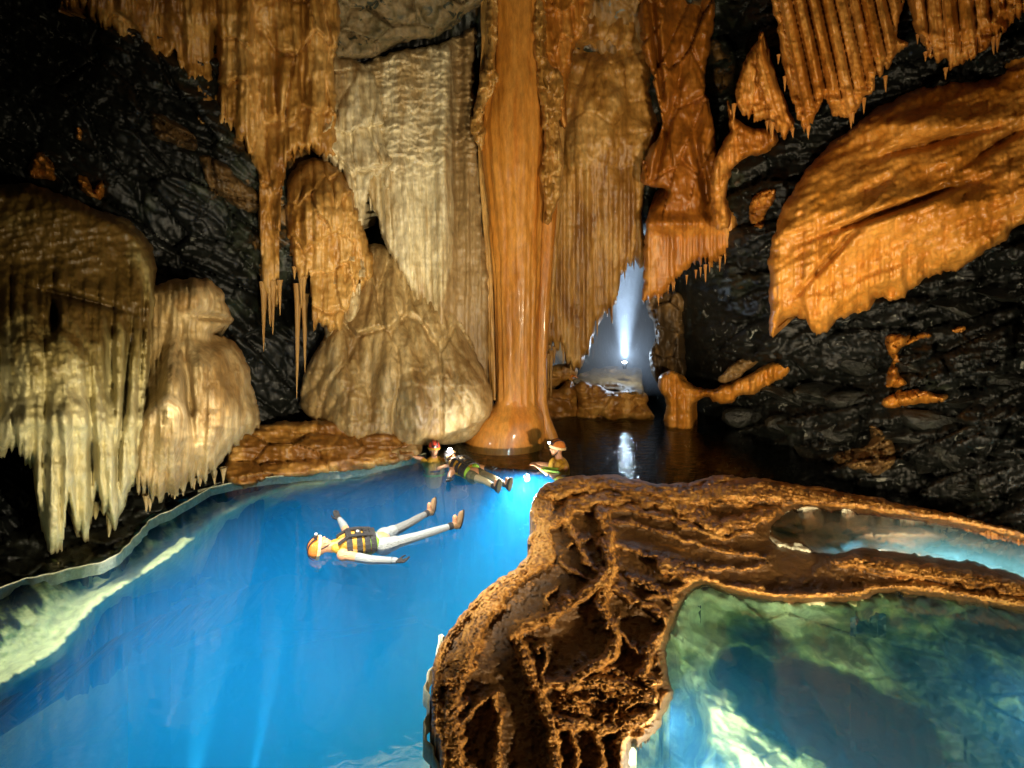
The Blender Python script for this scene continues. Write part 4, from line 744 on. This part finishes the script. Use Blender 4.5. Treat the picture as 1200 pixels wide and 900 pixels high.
# the lamp in the passage and the mist its beam lights up
tl = empty('spotlight', pt(732, 432, 13.4), 'bright white dive lamp standing on the back ledge and shining straight up', 'lamp')
def cyl(name, r1, r2, h, mat, parent, z=0, n=20):
    bm = bmesh.new(); bmesh.ops.create_cone(bm, cap_ends=True, segments=n, radius1=r1, radius2=r2, depth=h); bmesh.ops.translate(bm, verts=bm.verts, vec=(0, 0, z+h/2))
    for f in bm.faces: f.smooth = len(f.verts) == 4
    me = bpy.data.meshes.new(name); bm.to_mesh(me); bm.free(); return link(name, me, mat, parent)
M['black'] = plain('black_rubber', (.012, .012, .013), .5); M['lamp_on'] = plain('lamp_glass', (.8, .9, 1), .2, emit=(.75, .88, 1), es=120)
cyl('body', .045, .06, .16, M['black'], tl); cyl('lens', .055, .05, .02, M['lamp_on'], tl, .162)

M['mist'] = bpy.data.materials.new('mist'); M['mist'].use_nodes = True; nt = M['mist'].node_tree; nt.nodes.clear()
out = nt.nodes.new('ShaderNodeOutputMaterial'); vs = nt.nodes.new('ShaderNodeVolumeScatter'); vs.inputs['Density'].default_value = .10; vs.inputs['Color'].default_value = (.8, .88, 1, 1); nt.links.new(vs.outputs[0], out.inputs['Volume'])
bm = bmesh.new(); bmesh.ops.create_cube(bm, size=1); me = bpy.data.meshes.new('mist'); bm.to_mesh(me); bm.free()
o = link('mist', me, M['mist'], None, (3.0, 14.2, 2.7)); o.scale = (2.4, 3.4, 4.6); tag(o, kind='stuff')
# ------------------------------------------------------------------ people: bodies are one continuous remeshed surface each
M['skin'] = plain('skin', (.50, .25, .13), .5); M['helmet_orange'] = plain('orange_helmet', (.70, .22, .03), .25); M['helmet_red'] = plain('red_helmet', (.55, .05, .03), .3)
M['pale_trim'] = plain('pale_trim', (.85, .62, .30), .4); M['white_cloth'] = plain('white_cloth', (.24, .27, .28), .55); M['grey_cloth'] = plain('grey_leggings', (.16, .17, .17), .6)
M['yellow'] = plain('yellow_vest', (.42, .23, .015), .55); M['lime'] = plain('lime_fabric', (.22, .42, .03), .55); M['boot'] = plain('tan_boot', (.24, .15, .07), .6); M['blackc'] = plain('black_webbing', (.015, .015, .017), .6)
M['dshirt'] = plain('dark_shirt', (.10, .10, .05), .7); M['dark_eye'] = plain('dark_eye', (.02, .015, .01), .2); M['khaki'] = plain('khaki_leggings', (.40, .34, .20), .6); M['white_plastic'] = plain('white_plastic', (.6, .6, .58), .3)
def _cap(bm, p0, p1, r0, r1, n=10):
    p0 = Vector(p0); p1 = Vector(p1); ax = p1-p0; L = ax.length
    q = ax.to_track_quat('Z', 'Y') if L > 1e-6 else Matrix.Identity(3).to_quaternion(); rings = []
    prof = [(-math.cos(a)*r0, math.sin(a)*r0) for a in (0.15, .6, 1.1, 1.57)]+[(L+math.sin(a)*r1, math.cos(a)*r1) for a in (0, .5, 1.0, 1.42)]
    for z, r in prof: rings.append([bm.verts.new(p0+q @ Vector((math.cos(6.2832*i/n)*r, math.sin(6.2832*i/n)*r, z))) for i in range(n)])
    for a, b in zip(rings, rings[1:]):
        for i in range(n): bm.faces.new((a[i], a[(i+1) % n], b[(i+1) % n], b[i]))
    bm.faces.new(rings[0][::-1]); bm.faces.new(rings[-1])
def _ell(bm, c, ax, r):
    g = bmesh.ops.create_icosphere(bm, subdivisions=3, radius=1)['verts']
    for v in g: v.co = Vector(c)+ax[0]*v.co.x*r[0]+ax[1]*v.co.y*r[1]+ax[2]*v.co.z*r[2]
def blob(name, prims, mat, parent, vox=.009, sm=4, top=None):
    bm = bmesh.new()
    for p in prims:
        if p[0] == 'c': _cap(bm, *p[1:])
        else: _ell(bm, *p[1:])
    o_ = (top or parent)
    org = parent['_o'] if '_o' in parent else (0, 0, 0)
    bmesh.ops.translate(bm, verts=bm.verts, vec=-Vector(org))
    me = bpy.data.meshes.new(name); bm.to_mesh(me); bm.free(); o = link(name, me, mat, parent)
    m = o.modifiers.new('union', 'REMESH'); m.mode = 'VOXEL'; m.voxel_size = vox; m.use_smooth_shade = True
    s = o.modifiers.new('soft', 'SMOOTH'); s.iterations = sm; s.factor = .5
    return o
ORG = {}
def part(name, prims, mat, root, parent=None, vox=.009, sm=4):
    """prims in world space; parts and sub-parts keep the root's frame"""
    bm = bmesh.new()
    for p in prims:
        if p[0] == 'c': _cap(bm, *p[1:])
        else: _ell(bm, *p[1:])
    bmesh.ops.translate(bm, verts=bm.verts, vec=-root.location)
    me = bpy.data.meshes.new(name); bm.to_mesh(me); bm.free(); o = link(name, me, mat, parent or root)
    m = o.modifiers.new('union', 'REMESH'); m.mode = 'VOXEL'; m.voxel_size = vox; m.use_smooth_shade = True
    s = o.modifiers.new('soft', 'SMOOTH'); s.iterations = sm; s.factor = .5
    return o
def band(name, pts, w, t, mat, root, parent=None, up=None):
    """flat webbing strap laid along points"""
    bm = bmesh.new(); prev = None; pts = [Vector(p) for p in pts]
    for i, p in enumerate(pts):
        tn = (pts[min(i+1, len(pts)-1)]-pts[max(i-1, 0)]).normalized(); u_ = Vector(up[i] if up else (0, 0, 1)).normalized(); s = tn.cross(u_).normalized()
        sec = [bm.verts.new(p+s*a*w+u_*b*t-root.location) for a, b in ((-.5, 0), (-.5, 1), (.5, 1), (.5, 0))]
        if prev:
            for k in range(4): bm.faces.new((prev[k], prev[(k+1) % 4], sec[(k+1) % 4], sec[k]))
        else: bm.faces.new(sec[::-1])
        prev = sec
    bm.faces.new(prev); bmesh.ops.recalc_face_normals(bm, faces=bm.faces); me = bpy.data.meshes.new(name); bm.to_mesh(me); bm.free(); return link(name, me, mat, parent or root)
def frame(f, c):
    f = Vector(f).normalized(); c = Vector(c); c = (c-f*c.dot(f)).normalized(); return f, c.cross(f), c     # forward, left, crown
def head_prims(H, f, c, k=1.):
    f, s, c = frame(f, c); ax = (f, s, c); H = Vector(H); P = lambda a, b, d: H+(f*a+s*b+c*d)*k
    o = [('e', P(-.005, 0, .025), ax, (.092*k, .074*k, .092*k)), ('e', P(.028, 0, -.045), ax, (.060*k, .056*k, .062*k)), ('e', P(.052, 0, -.085), ax, (.026*k, .026*k, .022*k)),
         ('c', P(.085, 0, .018), P(.108, 0, -.022), .009*k, .015*k), ('e', P(.098, 0, -.026), ax, (.016*k, .020*k, .010*k)), ('e', P(.086, 0, -.056), ax, (.012*k, .024*k, .011*k)),
         ('e', P(.078, 0, .030), ax, (.018*k, .055*k, .012*k)), ('e', P(0, .078, -.008), ax, (.018*k, .010*k, .032*k)), ('e', P(0, -.078, -.008), ax, (.018*k, .010*k, .032*k)),
         ('e', P(.06, .036, -.02), ax, (.022*k, .02*k, .022*k)), ('e', P(.06, -.036, -.02), ax, (.022*k, .02*k, .022*k))]
    return o
def hand_prims(w, d, palm_n, curl=.35, k=1.):
    d = Vector(d).normalized(); n = Vector(palm_n); n = (n-d*n.dot(d)).normalized(); s = d.cross(n); w = Vector(w)
    o = [('e', w+d*.045*k, (d, s, n), (.055*k, .042*k, .018*k))]
    for i, (off, L) in enumerate(((-.030, .070), (-.010, .080), (.011, .075), (.031, .058))):
        a = w+d*.085*k+s*off*k; b = a+(d+n*curl*.6).normalized()*L*.5*k; e = b+(d+n*curl*2).normalized()*L*.5*k
        o += [('c', a, b, .011*k, .010*k, 8), ('c', b, e, .010*k, .008*k, 8)]
    a = w+d*.03*k-s*.035*k; b = a+(d*.6-s*.8+n*.3).normalized()*.04*k; e = b+(d-s*.3+n*.4).normalized()*.035*k
    return o+[('c', a, b, .013*k, .011*k, 8), ('c', b, e, .011*k, .008*k, 8)]
def helmet(root, H, f, c, shell, trim, lit=False, stripes=True, k=1.):
    f, s, c = frame(f, c); H = Vector(H); P = lambda a, b, d: H+(f*a+s*b+c*d)*k
    bm = bmesh.new(); n = 28; rings = []
    for th in (0, .3, .6, .9, 1.2, 1.45, 1.6, 1.72):
        ring = []
        for i in range(n):
            a = 6.2832*i/n; r = math.sin(th); vent = 1+.03*(math.cos(a*6) > .3)*(th > .4)*(th < 1.3)
            ring.append(bm.verts.new(P(-.005+math.cos(a)*r*.122*vent, math.sin(a)*r*.100*vent, .035+math.cos(th)*.112*vent)-root.location))
        rings.append(ring)
    inner = [bm.verts.new(P(-.005+math.cos(6.2832*i/n)*.105, math.sin(6.2832*i/n)*.086, .03)-root.location) for i in range(n)]
    for a, b in zip(rings, rings[1:]+[inner]):
        for i in range(n): bm.faces.new((a[i], b[i], b[(i+1) % n], a[(i+1) % n])).smooth = True
    bmesh.ops.remove_doubles(bm, verts=bm.verts, dist=.0005); bmesh.ops.recalc_face_normals(bm, faces=bm.faces)
    me = bpy.data.meshes.new('helmet'); bm.to_mesh(me); bm.free(); h = link('helmet', me, shell, root)
    rim = [P(-.005+math.cos(a)*.126, math.sin(a)*.104, .028) for a in [6.2832*i/24 for i in range(25)]]; up = [f*math.cos(6.2832*i/24)+s*math.sin(6.2832*i/24) for i in range(25)]
    band('brim', rim, .034*k, .008, trim, root, h, up)
    for sg in ((-1, 1) if stripes else ()):
        pts = []; up = []
        for i in range(11):
            t = -1.35+2.7*i/10; dv = f*math.sin(t)+c*math.cos(t); pts.append(P(-.005+math.sin(t)*.120, sg*.045, .035+math.cos(t)*.106)); up.append(dv+s*sg*.35)
        band('stripe', pts, .016, .008, M['blackc'], root, h, up)
    for sg in (-1, 1): band('chin_strap', [P(.01, sg*.088, .02), P(.03, sg*.078, -.04), P(.05, sg*.045, -.09), P(.055, 0, -.11)], .014, .005, M['blackc'], root, h, [s*sg, s*sg, s*sg-c, -c])
    q = P(.125, 0, .075); b2 = part('headlamp', [('e', q, (f, s, c), (.026, .034, .024))], M['black'], root, h, .006, 1)
    part('headlamp_lens', [('e', q+f*.022, (f, s, c), (.016, .024, .019) if not lit else (.035, .042, .035) if lit == 1 else (.014, .018, .015))], M['lamp_on'] if lit else M['white_plastic'], root, h, .005, 1)
    for sg in (-1, 1): part('eye', [('e', P(.084, sg*.031, .006), (f, s, c), (.010, .013, .007))], M['dark_eye'], root, None, .003, 1)
def boot(root, ankle, up, toe, mat):
    t = Vector(toe).normalized(); u_ = Vector(up).normalized(); s = t.cross(u_).normalized(); a = Vector(ankle)
    o = part('boot', [('c', a+u_*.05, a, .044, .042), ('e', a-u_*.04-t*.02, (t, s, u_), (.045, .038, .04)), ('c', a-u_*.04+t*.03, a-u_*.055+t*.13, .040, .030), ('e', a-u_*.07+t*.045, (t, s, u_), (.125, .041, .014))], mat, root)
    part('sole', [('e', a-u_*.088+t*.045, (t, s, u_), (.130, .045, .010))], M['black'] if mat is M['boot'] else M['dshirt'], root, o, .006, 1)
    part('ankle_cuff', [('c', a+u_*.05, a+u_*.07, .047, .046)], M['blackc'], root, o, .006, 1)
    return o
# --- swimmer in front, floating on the back
def floater(root, J, cols, k=1., fhead=None):
    """J: joints in world space; cols: cloth materials"""
    up = Vector((0, 0, 1)); d = (J['pelvis']-J['chest']).normalized(); s = d.cross(up).normalized()*-1
    ax = (d, s, up)
    hf = Vector(fhead) if fhead else up+d*.15
    body = head_prims(J['head'], hf, -d)+[('c', J['head']-hf.normalized()*.01+d*.06, J['chest']-d*.16, .055, .06), ('e', J['chest'], ax, (.20, .17, .105)), ('e', (J['chest']+J['pelvis'])/2, ax, (.19, .135, .095)), ('e', J['pelvis'], ax, (.12, .155, .105))]
    for q in 'nf':
        body += [('c', J['sh'+q], J['el'+q], .055, .042), ('c', J['el'+q], J['wr'+q], .042, .029), ('e', J['sh'+q], ax, (.07, .07, .065)),
                 ('c', J['hip'+q], J['kn'+q], .070, .046), ('c', J['kn'+q], J['an'+q], .046, .03), ('c', J['an'+q], J['an'+q]+up*.1, .036, .03)]
    part('body', body, M['skin'], root)
    leg = []
    for q in 'nf':
        m_ = J['an'+q]*.93+J['kn'+q]*.07
        part('legging', [('c', J['hip'+q], J['kn'+q], .078, .052), ('c', J['kn'+q], J['kn'+q]*.6+m_*.4, .052, .050), ('c', J['kn'+q]*.6+m_*.4, m_, .050, .036)], cols['leg'+q], root)
        boot(root, J['an'+q], -(J['an'+q]-J['kn'+q]).normalized(), up*.95+(J['an'+q]-J['kn'+q]).normalized()*.25, cols['boot'])
        if cols.get('sleeve'): part('sleeve', [('c', J['sh'+q]*.45+J['el'+q]*.55, J['el'+q], .052, .048), ('c', J['el'+q], J['wr'+q], .048, .034)], cols['sleeve'], root)
        hd = (J['wr'+q]-J['el'+q]).normalized(); part('glove', hand_prims(J['wr'+q], hd, (0, 0, 1), .5)+[('c', J['wr'+q]-hd*.05, J['wr'+q], .036, .032)], M['black'], root, None, .006, 2)
    part('shorts', [('e', J['pelvis']-d*.09, ax, (.13, .15, .105)), ('e', J['hipf'], ax, (.12, .10, .10)), ('e', J['hipn'], ax, (.12, .10, .10)), ('e', J['pelvis'], ax, (.12, .155, .10)), ('c', J['hipn'], J['hipn']*.7+J['knn']*.3, .088, .082), ('c', J['hipf'], J['hipf']*.7+J['knf']*.3, .088, .082)], cols['shorts'], root)
    c_ = J['chest']
    v = part('life_vest', [('e', c_+d*.03+s*.08+up*.045, ax, (.20, .085, .095)), ('e', c_+d*.03-s*.08+up*.045, ax, (.20, .085, .095)), ('e', c_+d*.16, ax, (.15, .170, .120)), ('c', c_-d*.14+s*.10, c_-d*.20+s*.06+up*.02, .05, .045), ('c', c_-d*.14-s*.10, c_-d*.20-s*.06+up*.02, .05, .045), ('e', c_-up*.03, ax, (.2, .19, .09))], cols['vest'], root, None, .009, 3)
    part('vest_panel', [('e', c_+d*.225+s*.09+up*.03, ax, (.075, .085, .095)), ('e', c_+d*.225-s*.09+up*.03, ax, (.075, .085, .095))], M['lime'], root, v)
    for o_ in (-.07, .04, .13, .20):
        pts = []; us = []
        for i in range(13):
            t = -1.75+3.5*i/12; e = s*math.sin(t)+up*math.cos(t)*1.0; pts.append(c_+d*(o_+.02)+s*math.sin(t)*.185+up*(.012+math.cos(t)*.138)); us.append(e)
        band('strap', pts, .062, .012, M['blackc'], root, v, us)
    for sg in (-1, 1): band('strap', [c_-d*.17+s*sg*.10+up*.07, c_-d*.05+s*sg*.09+up*.145, c_+d*.08+s*sg*.09+up*.150, c_+d*.22+s*sg*.085+up*.135], .06, .012, M['blackc'], root, v)
    for o_ in (.04, .13): part('buckle', [('e', c_+d*(o_+.02)+up*.158, ax, (.022, .03, .01))], M['white_plastic'] if o_ < .1 else M['black'], root, v, .005, 1)
    helmet(root, J['head'], hf, -d, cols['helmet'], cols['trim'], cols.get('lit', False))
def o3(u, v, z=0.): return on_z(u, v, z)
t1 = empty('person', o3(447, 634, 0), 'nearest swimmer floating on the back in orange helmet, yellow vest and tan boots', 'person')
J = dict(head=o3(376, 641, .05), chest=o3(413, 639, .03), pelvis=o3(447, 635, .0), hipn=o3(450, 640, -.01), hipf=o3(451, 628, -.01), knn=o3(491, 628, .02), knf=o3(480, 613, .03), ann=o3(533, 615, .03), anf=o3(503, 600, .03),
         shn=o3(402, 650, .02), shf=o3(407, 625, .04), eln=o3(434, 656, .0), elf=o3(402, 615, .03), wrn=o3(464, 657, .01), wrf=o3(398, 609, .06))
floater(t1, J, dict(legn=M['white_cloth'], legf=M['grey_cloth'], boot=M['boot'], sleeve=M['white_cloth'], shorts=M['white_cloth'], vest=M['yellow'], helmet=M['helmet_orange'], trim=M['pale_trim']))
t2 = empty('person', o3(556, 553, 0), 'far swimmer floating on the back, black boots, bright headlamp', 'person')
J = dict(head=o3(529, 536, .10), chest=o3(541, 547, .06), pelvis=o3(555, 556, .0), hipn=o3(553, 559, -.01), hipf=o3(559, 554, -.01), knn=o3(567, 563, .02), knf=o3(576, 559, .02), ann=o3(581, 571, .02), anf=o3(594, 569, .02),
         shn=o3(531, 551, .04), shf=o3(549, 545, .06), eln=o3(527, 557, .03), elf=o3(561, 547, .05), wrn=o3(526, 562, .04), wrf=o3(572, 549, .04))
floater(t2, J, dict(legn=M['khaki'], legf=M['khaki'], boot=M['black'], sleeve=None, shorts=M['dshirt'], vest=M['yellow'], helmet=M['white_plastic'], trim=M['pale_trim'], lit=1), fhead=(.25, -.75, .75))
def wader(u, v, hz, face, label, shell, trim, arms, shirt, lit, lean=(0, 0, 0), vest=True):
    b = o3(u, v, 0); t = empty('person', b, label, 'person'); fv = Vector(face).normalized(); up = Vector((0, 0, 1)); s = up.cross(fv); ax = (fv, s, up)
    H = b+Vector((0, 0, hz))+Vector(lean); sh = b+Vector((0, 0, hz-.20)); ch = sh-up*.13; pv = ch-up*.38-fv*.1
    body = head_prims(H, fv, up)+[('c', H-up*.05-fv*.01, sh, .055, .06), ('e', ch, ax, (.11, .18, .2)), ('e', (ch+pv)/2, ax, (.10, .15, .22)), ('e', pv, ax, (.11, .16, .12))]
    for q, (el, wr) in zip((1, -1), arms):
        S_ = sh+s*q*.17-up*.04; E = b+Vector(el); W_ = b+Vector(wr); body += [('c', S_, E, .055, .042), ('c', E, W_, .042, .03)]+hand_prims(W_, (W_-E), (0, 0, -1), .5)
    for q in (1, -1): body += [('c', pv+s*q*.09, pv+s*q*.12-up*.42+fv*.12, .085, .056), ('c', pv+s*q*.12-up*.42+fv*.12, pv+s*q*.13-up*.82-fv*.05, .056, .038), ('c', pv+s*q*.13-up*.84-fv*.05, pv+s*q*.13-up*.88+fv*.12, .04, .03)]
    part('body', body, M['skin'], t)
    part('shirt', [('e', ch, ax, (.125, .195, .205)), ('e', (ch+pv)/2, ax, (.115, .165, .22))]+[('c', sh+s*q*.15-up*.04, (sh+s*q*.17-up*.04)*.55+(b+Vector(arms[0 if q > 0 else 1][0]))*.45, .068, .062) for q in (1, -1)], shirt, t)
    if vest:
        v_ = part('life_vest', [('e', ch+fv*.06+s*.085, ax, (.09, .09, .17)), ('e', ch+fv*.06-s*.085, ax, (.09, .09, .17)), ('e', ch-fv*.06+up*.02, ax, (.08, .175, .19)), ('c', sh+s*.11-fv*.03-up*.01, sh+s*.09+fv*.06-up*.04, .045, .045), ('c', sh-s*.11-fv*.03-up*.01, sh-s*.09+fv*.06-up*.04, .045, .045)], M['yellow'], t, None, .009, 3)
        for zz in (-.02, -.10):
            pts = []; us = []
            for i in range(17):
                a = 6.2832*i/16; e = fv*math.cos(a)+s*math.sin(a); pts.append(ch+up*zz+fv*(math.cos(a)*.155)+s*math.sin(a)*.19); us.append(e)
            band('strap', pts, .03, .01, M['blackc'] if zz > -.05 else M['lime'], t, v_, us)
    part('trousers', [('e', pv, ax, (.12, .17, .13))]+[('c', pv+s*q*.09, pv+s*q*.12-up*.42+fv*.12, .095, .066) for q in (1, -1)]+[('c', pv+s*q*.12-up*.42+fv*.12, pv+s*q*.13-up*.78-fv*.05, .066, .048) for q in (1, -1)], M['dshirt'], t)
    helmet(t, H, fv, up, shell, trim, lit)
    return t
wader(509, 539, .19, (.25, -1, .05), 'swimmer shoulder deep at the shore, red helmet with yellow brim', M['helmet_red'], M['yellow'], [((.30, -.10, -.05), (.20, -.28, -.02)), ((-.22, .04, .0), (-.34, -.02, .06))], M['yellow'], False, vest=True)
w4 = wader(656, 547, .27, (-1, -.35, .22), 'swimmer seen side on below the column, chest deep, striped orange helmet, yellow vest', M['helmet_orange'], M['pale_trim'], [((-.14, -.26, -.06), (-.30, -.16, .03)), ((-.14, .22, -.05), (-.32, .08, .02))], M['yellow'], 2, lean=(-.04, 0, 0)); w4.scale = (1.12,)*3
b = o3(656, 547, 0); fl_ = empty('rescue_tube', b+Vector((-.25, -.15, .02)), 'bright green float lying on the water in front of the side on swimmer', 'float')
part('tube', [('c', b+Vector((-.32, -.22, .025)), b+Vector((-.05, -.30, .02)), .022, .022), ('c', b+Vector((-.34, -.12, .03)), b+Vector((-.05, -.24, .045)), .02, .02), ('c', b+Vector((-.32, -.22, .025)), b+Vector((-.34, -.12, .03)), .022, .02)], M['lime'], fl_, None, .006, 2)
# small orange glove left lying on the back ledge
gl = part('glove', hand_prims(pt(666, 440, 12.6), (1, -.3, 0), (0, 0, -1), .4, 1.5), M['helmet_orange'], empty('dry_glove', pt(666, 440, 12.6), 'small orange glove left lying on the back ledge beside the ribbed curtain', 'glove'), None, .01, 1)
print('TRIS',NV[0])
